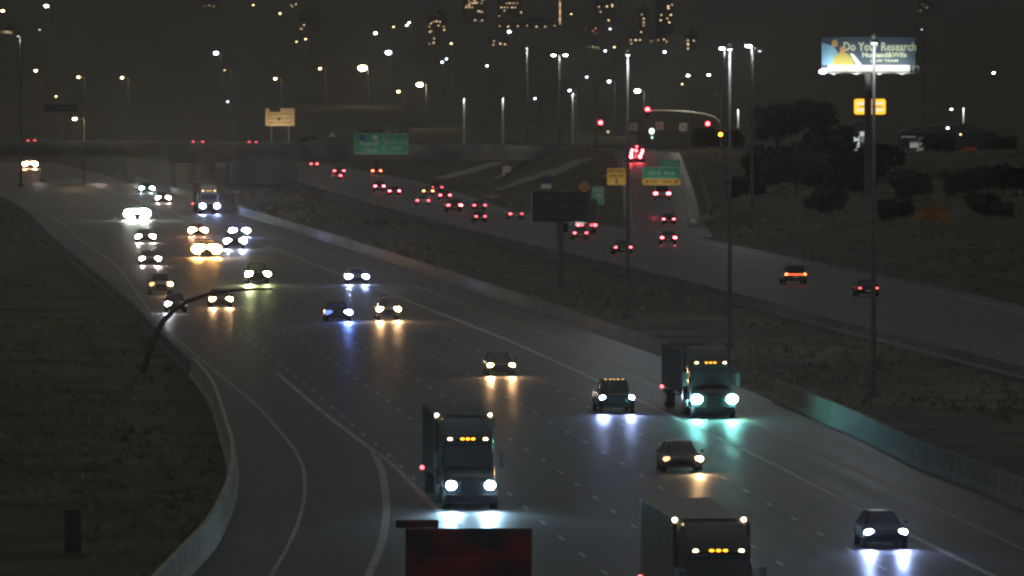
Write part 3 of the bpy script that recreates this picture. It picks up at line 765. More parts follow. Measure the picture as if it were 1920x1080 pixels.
building('dim distant building with a brown lit wall at the top left', 372, 405, 2, 6800, [(384, 12), (392, 10), (401, 12)], es=0.5)
building('dim distant building with beige lit front left of the small lamp', 540, 560, 4, 6800, [(545, 9), (555, 8), (548, 12)], es=1.0)
building('small distant house with lit tan wall below the left caption area', 2, 24, 54, 4600, [(6, 60), (13, 60), (19, 61)], es=0.5, wsz=(3.4, 1.8))
building('distant block with faint red windows right of centre', 1090, 1130, 48, 7000, [(1099, 53), (1117, 53), (1112, 58), (1118, 63)], es=0.7, col=(1, .35, .2))
building('distant block with a few cool windows at the upper left', 560, 600, 26, 6600, [(566, 54), (570, 47), (564, 54), (596, 8)][:3], es=1.0)
building('distant block with faint windows at the far top right', 1720, 1750, 6, 7500, [(1730, 8), (1738, 14), (1726, 20)], es=0.5, col=(1, .5, .3))

# ------------------------------------------------------------------ billboard
Y = 1150.0
c = D(1628, 106, Y); gz = ground_z(c.x, Y); s_ = F / Y
t = thing('billboard', 'large floodlit billboard with blue face and white headline at upper right', 'billboard', (c.x, Y, gz))
zc = c.z - gz
X = lambda x: (x - 1628) / s_
Z = lambda y: zc + (106 - y) / s_
M_BBF = mat('billboard_blue', (0.05, 0.075, 0.12), 0.6)
fc = MB().box((0, 0, (Z(74) + Z(127)) / 2), (X(1716) - X(1540), 0.25, Z(72) - Z(134))).build('face', M_BBF, t)
text('lettering', 'Do Your Research', 1.62, mat('billboard_letters', (0.75, 0.8, 0.6), 0.6), fc, (X(1649.5), -0.15, Z(88)), bold=0.03, sx=0.80)
text('lettering', 'Husband&Wife', 0.98, MATS['billboard_letters'], fc, (X(1658), -0.15, Z(103)), bold=0.025)
text('lettering', 'LAW TEAM', 0.50, MATS['billboard_letters'], fc, (X(1658), -0.15, Z(114)), bold=0.01, sx=1.5)
def poly(b, pts, y): b.loft([[(X(x), y - 0.01, Z(z)) for x, z in pts], [(X(x), y + 0.01, Z(z)) for x, z in pts]]); return b
poly(MB(), [(1541, 80), (1562, 86), (1571, 98), (1576, 122), (1541, 122)], -0.14).build('printed_shirt', mat('print_blue', (0.22, 0.42, 0.60), 0.6), fc)
poly(MB(), [(1572, 99), (1580, 98), (1590, 101), (1597, 110), (1602, 122), (1560, 122), (1563, 108)], -0.165).build('printed_coat', mat('print_tan', (0.50, 0.40, 0.10), 0.6), fc)
for x, y, n in ((1565, 81, 'printed_face'), (1580, 94, 'printed_face')): MB().ell((X(x), -0.18, Z(y)), (0.42, 0.02, 0.55)).build(n, mat('print_skin', (0.55, 0.33, 0.14), 0.6), fc, True)
poly(MB(), [(1593, 100), (1600, 101), (1616, 121), (1540, 134), (1540, 128), (1606, 122)], -0.16).build('printed_swoosh', M_WHITE, fc)
MB().box(((X(1552) + X(1706)) / 2, -0.16, Z(128.5)), (X(1706) - X(1552), 0.03, 13 / s_)).build('white_band', M_WHITE, fc)
ck = MB().box((0, -1.0, Z(137)), (X(1722) - X(1540), 1.2, 0.08)).build('catwalk', M_STEEL, t)
fr = MB()
for x in (1712, 1722): fr.tube([(X(x), -0.3, Z(136)), (X(x), -0.3, Z(124))], 0.05, 6)
fr.tube([(X(1712), -0.3, Z(124)), (X(1722), -0.3, Z(124))], 0.05, 6); fr.build('ladder_frame', mat('pale_frame', (0.5, 0.5, 0.48), 0.6), t)
MB().tube([(0, 0.9, 0), (0, 0.9, Z(120))], 0.5, 14).build('post', M_STEEL, t)
for k, x in enumerate((1562, 1605, 1648, 1691)):
    q = MB().box((X(x), -1.7, Z(138.5)), (0.5, 0.25, 0.2)).build('floodlight', M_DARK, t)
    lamp('floodlight_beam', 'AREA', (X(x), -2.6, Z(138.5)), 150, (0.92, 1.0, 0.9), t, (math.radians(90 + 38), 0, 0), size=0.6, spread=2.6)
MB().ell((X(1542), -1.4, Z(134.5)), (0.5, 0.25, 0.3)).build('bare_floodlight', glow((.75, .75, 1), 25), t, True)

# yellow backlit sign in front of the warehouse lot
Y = 1230.0
c = D(1631, 200, Y); gz = ground_z(c.x, Y); s_ = F / Y
t = thing('pylon_sign', 'glowing amber backlit sign on a pole below the billboard', 'sign', (c.x, Y, gz)); zc = c.z - gz
MB().tube([(0, 0.4, 0), (0, 0.4, zc)], 0.28, 10).build('post', M_STEEL, t)
hw, hh = 29.5 / s_, 14.5 / s_
cab = rrect(MB(), -hw - .14, hw + .14, zc - hh - .14, zc + hh + .14, 0.15, 0.5, 0.4).build('cabinet', M_DARK, t)
rrect(MB(), -hw, hw, zc - hh, zc + hh, -0.12, 0.06, 0.3).build('lit_face', glow((1.0, 0.48, 0.02), 2.2), cab)
for zz in (zc + 0.48, zc - 0.48): rrect(MB(), -hw + .3, hw - .3, zz - 0.26, zz + 0.26, -0.17, 0.04, 0.2).build('lamp_strip', glow((1.0, 0.70, 0.42), 1.6), cab)
rrect(MB(), -hw * 0.72, hw * 0.78, zc - 0.09, zc + 0.09, -0.18, 0.03, 0.05).build('name_strip', glow((1.0, 0.25, 0.0), 0.7), cab)
MB().box((7.5 / s_, -0.22, zc), (0.12, 0.04, 2 * hh)).build('divider', mat('amber_frame', (0.4, 0.12, 0.01), 0.6), cab)

# ------------------------------------------------------------------ right-hand buildings
def shed(label, x0, x1, ytop, ybase, Y, walls, m, roofm=None):
    a, b_ = D(x0, ybase, Y), D(x1, ytop, Y); gz = ground_z(a.x, Y); s = F / Y
    t = thing('warehouse', label, 'building', ((a.x + b_.x) / 2, Y, gz)); w = b_.x - a.x; h = b_.z - gz
    MB().box((0, 8, h / 2), (w, 16, h)).build('wall', m, t)
    b = MB(); b.loft([[(-w / 2 - .4, y, h), (w / 2 + .4, y, h), (w * 0.2, y, h + 1.6), (-w * 0.35, y, h + 1.2)] for y in (-0.4, 16.4)])
    b.build('roof', roofm or M_BLDG, t)
    for n, (wx0, wx1, wy0, wy1, col, es) in enumerate(walls):
        MB().box((((wx0 + wx1) / 2 - (x0 + x1) / 2) / s, -0.08, D(0, (wy0 + wy1) / 2, Y).z - gz), ((wx1 - wx0) / s, 0.12, (wy1 - wy0) / s)).build('glow_door' if wy1 - wy0 > 8 else 'glow_strip', glow(col, es), t)  # lit doors and wall parts are drawn as glowing boxes
    return t
shed('low grey warehouse with lit doors, a red sign and a blue lit front at right', 1690, 1868, 250, 306, 1480, [
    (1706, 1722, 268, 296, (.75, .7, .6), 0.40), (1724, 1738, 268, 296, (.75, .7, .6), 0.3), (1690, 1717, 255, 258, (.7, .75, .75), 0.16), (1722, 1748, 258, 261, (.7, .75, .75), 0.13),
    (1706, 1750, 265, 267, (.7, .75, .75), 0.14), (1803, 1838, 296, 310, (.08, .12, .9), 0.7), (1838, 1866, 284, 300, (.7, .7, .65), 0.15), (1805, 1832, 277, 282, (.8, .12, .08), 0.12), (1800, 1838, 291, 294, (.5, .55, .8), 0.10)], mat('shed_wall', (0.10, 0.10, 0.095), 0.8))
shed('small floodlit white building behind the trees under the amber sign', 1592, 1632, 244, 290, 1440, [
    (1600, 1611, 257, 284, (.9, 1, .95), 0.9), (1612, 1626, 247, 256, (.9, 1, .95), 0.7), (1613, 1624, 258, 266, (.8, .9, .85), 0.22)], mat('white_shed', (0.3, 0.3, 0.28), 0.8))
for x, y, w_, h_, l in ((1652, 300, 9, 6, 'left of two pale parked vans below the trees'), (1690, 304, 8, 5, 'right of two pale parked vans below the trees'),
                        (1870, 308, 10, 4, 'pale parked van at the right end of the warehouse'), (1890, 303, 10, 4, 'rightmost pale parked van near the warehouse')):
    Y = 1370.0; q = D(x, y + 4, Y); gz = ground_z(q.x, Y)
    v_ = thing('parked_van', l, 'van', (q.x, Y, gz)); sc = 1.0
    hgt = max(2.0, q.z - gz + 1.4)
    MB().loft([[(-2.4, -0.9, .35), (2.4, -0.9, .35), (2.4, 0.9, .35), (-2.4, 0.9, .35)], [(-2.45, -0.95, 1.1), (2.45, -0.95, 1.1), (2.45, .95, 1.1), (-2.45, .95, 1.1)], [(-2.3, -.8, 2.1), (1.6, -.8, 2.1), (1.6, .8, 2.1), (-2.3, .8, 2.1)]]).build('body', mat('van_white', (0.7, 0.7, 0.68), 0.5), v_)
    for xx in (-1.5, 1.5): MB().tube([(xx, -0.97, .35), (xx, -0.75, .35)], 0.35, 12).build('wheel', M_TYRE, v_)
    MB().box((0.4, -0.93, 1.6), (2.2, 0.04, 0.5)).build('window', M_GLASS, v_)
    lamp('yard_light', 'SPOT', (0, -6, 7), 700 if x < 1800 else 1100, (.95, 1, .95), v_, (math.radians(42), 0, 0), spot_size=0.8, shadow_soft_size=0.3)

# pale wall behind the signals with the three lane-use plates
Y = 1400.0
a_, b_ = D(1194, 243, Y), D(1326, 276, Y); gz = b_.z
w = MB().box(((a_.x + b_.x) / 2, Y, (a_.z + gz) / 2 - 0.6), (b_.x - a_.x, 0.5, a_.z - gz + 1.2)).build('block_wall', mat('block', (0.22, 0.21, 0.15), 0.8, noise=.15, nscale=.3))
tag(w, 'pale block wall behind the red traffic signals', 'wall')
for x, y, l in ((1188, 238, 'left white turn-arrow plate on the signal arm'), (1236, 236, 'middle white plate with dark symbol on the signal arm'), (1281, 238, 'right white turn-arrow plate on the signal arm')):
    c = D(x, y, 1338); gz = ground_z(c.x, 1338); t = thing('lane_use_sign', l, 'road sign', (c.x, 1338, gz)); z = c.z - gz
    MB().tube([(0, 0.1, 0), (0, 0.1, z)], 0.05, 6).build('post', M_STEEL, t)
    q = rrect(MB(), -0.62, 0.62, z - 0.65, z + 0.65, 0, 0.05, 0.08).build('sign_panel', mat('plate', (0.34, 0.33, 0.31), 0.6), t)
    if x != 1236:
        s = -1 if x == 1188 else 1
        MB().tube([(0.2 * s, -0.05, z - 0.35), (0.2 * s, -0.05, z), (0.05 * s, -0.05, z + 0.25), (-0.2 * s, -0.05, z + 0.2), (-0.28 * s, -0.05, z)], 0.05, 6).build('turn_arrow', M_BLK, q)
    else:
        arrow(q, 0, z, 0.9, 0, M_RED)

# ------------------------------------------------------------------ traffic signals
def signal_head(t, x, z, lit, y=0.0, es=45):
    h = MB().box((x, y, z - 0.35), (0.36, 0.25, 1.1)).build('signal_head', M_DARK, t)
    MB().box((x, y + 0.1, z - 0.35), (0.62, 0.03, 1.4)).build('backplate', M_BLK, t)
    for k, c in enumerate(((1.0, 0.03, 0.04), (1, .5, .05), (.1, 1, .4))):
        mm = glow(c, es) if k == 0 else M_DARK
        sz = 0.32 if k == 0 else 0.12
        MB().ell((x, y - 0.16, z - 0.36 * k), (sz, 0.06, sz)).build('lens', mm, h, True)
Ys = 1334.0
def at_sig(px, py, Yd=Ys): return D(px, py, Yd)
b0 = at_sig(1352, 288); gz = ground_z(b0.x, Ys)
t = thing('signal_mast', 'traffic signal mast with long curved arm and two red lights', 'traffic signal', (b0.x, Ys, gz))
L = lambda px, py: (at_sig(px, py).x - b0.x, 0.0, at_sig(px, py).z - gz)
MB().tube([(0, 0, 0), L(1352, 258), L(1350, 228)], [0.2, 0.18, 0.16], 10).build('pole', M_STEEL, t, True)
MB().tube([L(1350, 228), L(1340, 219), L(1320, 213), L(1290, 209), L(1250, 207), L(1210, 207)], [0.15, 0.14, 0.13, 0.12, 0.1, 0.09], 8).build('mast_arm', mat('pale_pole', (.5, .5, .5)), t, True)
lamp('intersection_fill', 'POINT', (L(1290, 170)[0], -3, 10.5), 1200, (1, .88, .62), t, shadow_soft_size=0.3)  # point lamp added to brighten the block wall and street
MB().tube([L(1352, 258), L(1352, 180), L(1338, 172)], 0.09, 6).build('added_lamp_arm', M_STEEL, t)  # arm added to go with the fill lamp
lamp('arm_wash', 'POINT', (L(1280, 200)[0], -1.5, L(1280, 200)[2]), 60, (.95, 1, 1), t, shadow_soft_size=0.2)
x, _, z = L(1214, 205); signal_head(t, x, z, 0, -0.3)
x, _, z = L(1327, 232); signal_head(t, x, z, 0, -0.3)
x, _, z = L(1351, 252); MB().box((x, -0.3, z), (0.5, 0.3, 0.5)).build('walk_signal_housing', M_DARK, t); MB().ell((x, -0.5, z), (0.32, 0.05, 0.28)).build('walk_signal', glow((1, .35, .03), 14), t, True)
b0 = at_sig(1118, 286); gz = ground_z(b0.x, Ys)
t = thing('signal_pole', 'left traffic signal on its own short pole showing red', 'traffic signal', (b0.x, Ys, gz))
MB().tube([(0, 0, 0), (0, 0, at_sig(1118, 214).z - gz)], [0.13, 0.1], 8).build('pole', M_STEEL, t)
xx = at_sig(1126, 230); signal_head(t, xx.x - b0.x, xx.z - gz, 0, -0.3)
xx = at_sig(1140, 247); MB().box((xx.x - b0.x, -0.3, xx.z - gz), (0.5, 0.3, 0.5)).build('walk_signal_housing', M_DARK, t); MB().ell((xx.x - b0.x, -0.5, xx.z - gz), (0.22, 0.05, 0.2)).build('walk_signal', glow((.8, .75, .4), 1.2), t, True)
xx = D(1222, 246, 1345); gz = ground_z(xx.x, 1345)
t = thing('bollard_lamp', 'white lamp glow at street level between the red signals', 'lamp', (xx.x, 1345, gz))
MB().tube([(0, 0, 0), (0, 0, xx.z - gz - 0.4)], 0.1, 8).build('pole', M_STEEL, t)
MB().ell((0, 0, xx.z - gz), (0.42, 0.3, 0.5)).build('lamp_lens', glow((.85, 1, .95), 3), t, True)
MB().ell((0.05, 0, xx.z - gz - 1.0), (0.18, 0.2, 0.22)).build('lower_lens', glow((.7, 1, .9), 2), t, True)

# beige lit sign, green sign and white triangle beyond the bridge
Y = 1560.0
c = D(525, 236, Y); gz = ground_z(c.x, Y); s_ = F / Y; z0 = c.z - gz
t = thing('lit_sign', 'beige lit notched panel sign beyond the overpass', 'sign', (c.x, Y, gz))
for x in (-1.6, 1.6): sign_post(t, x, 0, z0 + 1.5, 0.12)
M_BG = mat('beige_face', (0.62, 0.46, 0.24), 0.6)
q = MB().box((0, 0, z0 + 13 / s_), (55 / s_, 0.15, 26 / s_)).box((14 / s_, 0, z0 + 29.6 / s_), (27 / s_, 0.15, 6.8 / s_)).box((-23.5 / s_, 0, z0 + 29.6 / s_), (8 / s_, 0.15, 6.8 / s_)).build('sign_panel', M_BG, t)
for k in range(3): MB().box((0, -0.1, z0 + (6 + 8 * k) / s_), (44 / s_, 0.03, 0.28)).build('text_row', mat('beige_dark', (0.40, 0.27, 0.10), 0.6), q)
MB().ell((-2 / s_, -0.12, z0 + 13 / s_), (0.35, 0.03, 0.35)).build('emblem', M_BARK, q, True)
lamp('sign_fill', 'AREA', (0, -4, z0 - 1), 220, (1, .85, .6), t, (math.radians(90 + 25), 0, 0), size=1.0)
Y = 1600.0
c = D(114, 216, Y); gz = ground_z(c.x, Y); s_ = F / Y; z0 = c.z - gz
t = thing('guide_sign', 'dim dark green sign with yellow strip beyond the overpass at far left', 'road sign', (c.x, Y, gz))
for x in (-2, 2): sign_post(t, x, 0, z0 + 1, 0.12)
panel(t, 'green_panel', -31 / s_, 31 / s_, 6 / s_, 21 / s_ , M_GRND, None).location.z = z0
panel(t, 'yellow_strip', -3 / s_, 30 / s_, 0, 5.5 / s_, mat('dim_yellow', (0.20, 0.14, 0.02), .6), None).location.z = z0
Y = 1440.0
c = D(623, 256, Y); gz = ground_z(c.x, Y)
t = thing('triangle_marker', 'tiny pale triangular sign above the overpass rail', 'sign', (c.x, Y, 6.5)); z0 = c.z - 6.5
sign_post(t, 0, 0, z0, 0.06)
MB().loft([[(-0.65, y, z0), (0.65, y, z0), (0, y, z0 + 0.75)] for y in (-0.03, 0.03)]).build('sign_panel', M_WHITE, t)

# utility cabinet, lower left
p = P(136, 1042); s_ = F / p.y
t = thing('utility_cabinet', 'dark roadside utility cabinet on the dirt at lower left', 'cabinet', p)
MB().box((0, 0.3, 0.06), (0.9, 0.8, 0.12)).build('plinth', M_CONC, t)
MB().box((0, 0.3, 1.0), (0.66, 0.6, 1.76)).build('body', mat('cabinet_paint', (0.07, 0.072, 0.075), 0.6), t)
MB().tube([(0.33, 0.0, 0.15), (0.33, 0.0, 1.85)], 0.02, 6).build('edge_trim', M_STEEL, t)
for z in (0.5, 1.0, 1.5): MB().box((-0.26, -0.045, z), (0.04, 0.03, 0.12)).build('hinge', M_STEEL, t)
MB().box((0, -0.02, 1.0), (0.56, 0.03, 1.6)).build('door', mat('cabinet_door', (0.08, 0.082, 0.085), 0.5), t)

# ------------------------------------------------------------------ trees
def crown_mesh(seed, R, Hc, n=1500, leaf=0.42):
    rnd = random.Random(seed); v = []; f = []
    cl = []
    for k in range(16):
        a = rnd.random() * 2 * PI; r = R * 0.72 * math.sqrt(rnd.random()); z = (rnd.random() - .5) * Hc * 0.7
        cl.append((Vector((r * math.cos(a), r * math.sin(a), z)), R * (0.25 + 0.2 * rnd.random())))
    for k in range(n):
        c, rr = rnd.choice(cl)
        d = Vector((rnd.gauss(0, 1), rnd.gauss(0, 1), rnd.gauss(0, 1))).normalized() * rr * rnd.random() ** 0.4
        p = c + d
        a = Vector((rnd.gauss(0, 1), rnd.gauss(0, 1), rnd.gauss(0, 1))).normalized(); b = a.orthogonal().normalized()
        l = leaf * (0.6 + 0.8 * rnd.random()); i = len(v)
        for s1, s2 in ((-1, 0), (0, -.5), (1, 0), (0, .5)): v.append(tuple(p + a * l * s1 + b * l * s2))
        f.append((i, i + 1, i + 2, i + 3))
    me = bpy.data.meshes.new('crown'); me.from_pydata(v, [], f); return me
CR = [crown_mesh(k, 3.2, 4.2) for k in range(3)]
def trunk_mesh(h, seed):
    rnd = random.Random(seed); b = MB()
    b.tube([(0, 0, -0.3), (0.1, 0, h * 0.45), (0.0, 0.1, h * 0.8)], [0.26, 0.2, 0.12], 8)
    for k in range(4):
        a = k * PI / 2 + rnd.random(); z = h * (0.4 + 0.1 * k)
        b.tube([(0.05, 0, z), (math.cos(a) * 1.0, math.sin(a) * 1.0, z + 0.9), (math.cos(a) * 1.7, math.sin(a) * 1.7, z + 2.0)], [0.1, 0.07, 0.03], 6)
    return b
TM = {}
def tree(px, pybase, htpx, label, m=M_LEAF, Y=None, wide=1.0, k=0, low=1.0):
    if Y is None: q = P(px, pybase)
    else: q = D(px, pybase, Y)
    s = F / q.y; h = htpx / s; gz = ground_z(q.x, q.y)
    t = thing('tree', label, 'tree', (q.x, q.y, gz)); sc = h / 7.0
    o = trunk_mesh(5.0, k).build('trunk', M_BARK, t); o.scale = (sc, sc, sc)
    me = CR[k % 3].copy(); me.materials.append(m)
    c = bpy.data.objects.new('crown', me); COL.objects.link(c); c.parent = t; c.location = (0, 0, 4.9 * sc * low); c.scale = (sc * wide, sc * wide, sc * (1.05 if low == 1 else 1.55)); c.rotation_euler = (0, 0, k * 1.3)
    return t
TR = [
 (1672, 300, 62, 'dark round tree in front of the warehouse left end', M_LEAF, 1400, 1.3), (1455, 345, 100, 'broad dark tree left of the small white building', M_LEAF, 1300, 1.2),
 (1520, 340, 95, 'dark tree between the broad tree and the white building', M_LEAF, 1340, 1.2), (1560, 320, 110, 'tall dark tree touching the white building', M_LEAF, 1400, 1.0),
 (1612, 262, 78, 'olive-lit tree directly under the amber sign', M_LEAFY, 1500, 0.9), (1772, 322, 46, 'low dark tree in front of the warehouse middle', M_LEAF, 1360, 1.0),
 (1880, 340, 45, 'low dark tree at the right picture edge below the vans', M_LEAF, 1340, 1.6),
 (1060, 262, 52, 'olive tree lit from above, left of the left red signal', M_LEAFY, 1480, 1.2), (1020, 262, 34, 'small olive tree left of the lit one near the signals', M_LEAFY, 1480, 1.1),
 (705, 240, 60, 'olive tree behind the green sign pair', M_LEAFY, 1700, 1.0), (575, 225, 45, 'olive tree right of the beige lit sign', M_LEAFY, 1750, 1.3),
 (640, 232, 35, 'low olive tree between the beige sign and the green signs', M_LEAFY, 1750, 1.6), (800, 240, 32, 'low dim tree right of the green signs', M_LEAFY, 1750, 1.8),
 (1470, 285, 45, 'dim tree behind the broad dark tree', M_LEAF, 1500, 1.6), (1420, 270, 40, 'dim tree beside the cross street right of the signals', M_LEAF, 1480, 1.4),
 (1110, 330, 38, 'small dark tree on the slope below the left signal', M_LEAF, None, 0.6), (1330, 282, 34, 'small tree at the right end of the pale block wall', M_LEAF, 1395, 0.6),
]
BR = [(1345, 350, 60), (1392, 340, 70), (1440, 372, 74), (1492, 385, 80), (1548, 372, 85), (1600, 395, 70), (1655, 372, 66), (1705, 410, 55), (1800, 400, 52), (1850, 388, 50), (1905, 400, 60), (1590, 340, 60), (1760, 365, 38), (1400, 402, 44), (1560, 425, 48), (1680, 440, 44), (1840, 448, 46)]
for k, (x, yb, hp) in enumerate(BR):
    rel = 'left of' if x < 1640 else 'right of'
    TR.append((x, yb, hp, ['dark bushy tree on the right bank', 'broad dark brush on the right bank', 'dark feathery tree on the right bank'][k % 3] + [', nearest the exit ramp', ', second from the exit ramp', ' beside the ramp wall', ' under the leftmost big tree', ' below the small white building', ' just left of the tallest mast', ' behind the tallest mast', ' left of the orange sign', ' right of the orange sign', ' below the warehouse right end', ' at the right picture edge', ' nearest the small white building', ' above the orange sign', ' low beside the ramp', ' low in the middle of the bank', ' low right of the tallest mast', ' low at the right edge'][k], mat('leaves_dark', (0.06, 0.065, 0.04), 0.9, noise=0.5, nscale=0.5, spec=0.1), None, 1.9, .68))
for k, q_ in enumerate(TR): tree(*q_[:7], k, *q_[7:])
def shrub(px, py, hp, label, k, m_=M_LEAF):
    q = P(px, py); s = F / q.y; sc = hp / s / 4.6
    t = thing('shrub', label, 'shrub', (q.x, q.y, ground_z(q.x, q.y)))
    me = CR[k % 3].copy(); me.materials.append(m_)
    c = bpy.data.objects.new('foliage', me); COL.objects.link(c); c.parent = t; c.location = (0, 0, 2.0 * sc); c.scale = (sc, sc, sc)
    MB().tube([(0, 0, -.1), (0, 0, 1.6 * sc)], 0.06, 6).build('stem', M_BARK, t)
for k, a in enumerate([(1420, 400, 26, 'shrub on the dark bank right of the exit ramp'), (1520, 420, 26, 'shrub on the dark bank below the dark trees'), (1880, 450, 34, 'shrub on the dark bank right of the orange sign')]): shrub(*a, k)

# dry grass and weeds over the dirt: far too many to count
rnd = random.Random(5); v = []; f = []
def tuft(X, Y, sc):
    z = ground_z(X, Y) - 0.03
    for k in range(5):
        a = rnd.random() * 2 * PI; w_, h_ = sc * (.18 + .2 * rnd.random()), sc * (.25 + .5 * rnd.random()); dx, dy = math.cos(a) * w_, math.sin(a) * w_
        ox, oy = (rnd.random() - .5) * sc, (rnd.random() - .5) * sc * 1.5; lx = (rnd.random() - .5) * h_; i = len(v)
        v.extend([(X + ox - dx, Y + oy - dy, z), (X + ox + dx, Y + oy + dy, z), (X + ox + lx + dx * .3, Y + oy + dy * .3, z + h_)]); f.append((i, i + 1, i + 2))
n = 0
while n < 3500:
    Y = 300 * (1350 / 300) ** rnd.random(); X = (rnd.random() * 2 - 1) * (0.064 * Y)
    wl, wr, el, er = wb_left(Y) - 1.2, wb_bar(Y) + 1.2, eb_bar(Y) - 1.2, eb_right(Y) + 1.2
    if not (X < wl or wr < X < el or X > er) or abs(X - RX(Y)) < 8 and Y > 930: continue
    if math.sin(X * .21 + 3 * math.sin(Y * .013)) + math.sin(Y * .037 + X * .05) + rnd.random() * 1.5 < 0.6: continue
    tuft(X, Y, .25 + .55 * rnd.random() ** 2 + .4 * smooth(700, 1100, Y)); n += 1
me = bpy.data.meshes.new('weeds'); me.from_pydata(v, [], f); me.materials.append(mat('dry_weeds', (0.27, 0.25, 0.16), 0.9, noise=.5, nscale=.3, spec=.1))
gco = bpy.data.objects.new('weeds', me); COL.objects.link(gco); gco['kind'] = 'stuff'; gco['label'] = 'dry grass tufts and weeds over the dirt beside the roads'; gco['category'] = 'grass'

# chain-link fence on the right bank
t = thing('chain_link_fence', 'thin wire fence along the bank above the departing lanes at right', 'fence')
fp = [(1507, 440), (1575, 450), (1640, 460), (1730, 475), (1830, 489), (1925, 503)]
pts = []
for x, y in fp:
    q = P(x, y, 2.9); q.z = ground_z(q.x, q.y); pts.append(q)
rl = MB()
for z in (1.75, 0.9, 0.1): rl.tube([p_ + Vector((0, 0, z)) for p_ in pts], 0.045 if z > 1.5 else 0.02, 5)
rl.build('rails', M_STEEL, t)
for i in range(len(pts) - 1):
    for k in range(4):
        p_ = pts[i].lerp(pts[i + 1], k / 4); MB().tube([p_, p_ + Vector((0, 0, 1.8))], 0.04, 5).build('fence_post', M_STEEL, t)

# ------------------------------------------------------------------ vehicles (local: x across, +y towards the rear, front bumper at y = 0)
PAINTS = {n: mat('paint_' + n, c, 0.22, 0.3) for n, c in dict(black=(.04, .04, .045), grey=(.13, .13, .135), silver=(.28, .28, .29), white=(.55, .55, .54), blue=(.03, .05, .12), red=(.16, .02, .02), tan=(.22, .19, .14)).items()}
M_TRAIL = mat('trailer_white', (0.30, 0.295, 0.24), 0.5, noise=0.12, nscale=0.5)
M_TRAILD = mat('trailer_dark', (0.09, 0.09, 0.088), 0.5)
AMBER = (1.0, 0.50, 0.08)
TAIL = (1.0, 0.08, 0.10)
def ring(w, z0, zt, y, cr=0.03):
    h = zt - z0
    half = [(w * .86, z0), (w, z0 + .22 * h), (w, z0 + .6 * h), (w * .95, zt - .10 * h), (w * .84, zt), (w * .4, zt + cr)]
    return [(x, y, z) for x, z in half] + [(-x, y, z) for x, z in reversed(half)]
SPEC = {  # L, W, cowl y, glass base (y0,y1,halfw), roof (y0,y1,halfw), belt z, roof z, hood z, lamp z
 'sedan':  dict(L=4.7, W=.91, g=(1.45, 4.15, .80), r=(2.25, 3.45, .58), belt=.93, roof=1.44, hood=.80, lz=.68),
 'hatch':  dict(L=4.2, W=.88, g=(1.2, 4.05, .78), r=(1.95, 3.7, .60), belt=.95, roof=1.50, hood=.86, lz=.70),
 'suv':    dict(L=4.8, W=.95, g=(1.35, 4.65, .84), r=(2.05, 4.35, .68), belt=1.08, roof=1.74, hood=1.02, lz=.86),
 'pickup': dict(L=5.7, W=.99, g=(1.6, 3.6, .85), r=(2.2, 3.35, .70), belt=1.18, roof=1.86, hood=1.12, lz=.92),
 'van':    dict(L=5.2, W=.98, g=(0.9, 5.0, .90), r=(1.5, 4.95, .80), belt=1.15, roof=2.0, hood=1.05, lz=.85)}
def road_dir(f, Y, back=False):
    dx = (f(Y + 12) - f(Y - 12)) / 24.0
    return math.atan2(-dx, 1.0) + (PI if back else 0)
def beam(parent, x, y, z, col, e):
    lamp('headlight_beam', 'SPOT', (x, y, z), e, col, parent, (math.radians(90 - 3.5), 0, PI), spot_size=math.radians(75), spot_blend=0.9, shadow_soft_size=0.07)
def wheels(t, W, ys_, r=.33, w=.22, pairs=1):
    for y in ys_:
        for sx in (-1, 1):
            x1 = sx * (W + 0.01); x0 = sx * (W - w)
            q = MB().tube([(x0, y, r), (x1, y, r)], r, 18).build('wheel', M_TYRE, t, True)
            MB().tube([(x1 - sx * .02, y, r), (x1 + sx * .015, y, r)], r * .62, 12).build('rim', M_RIM, q)
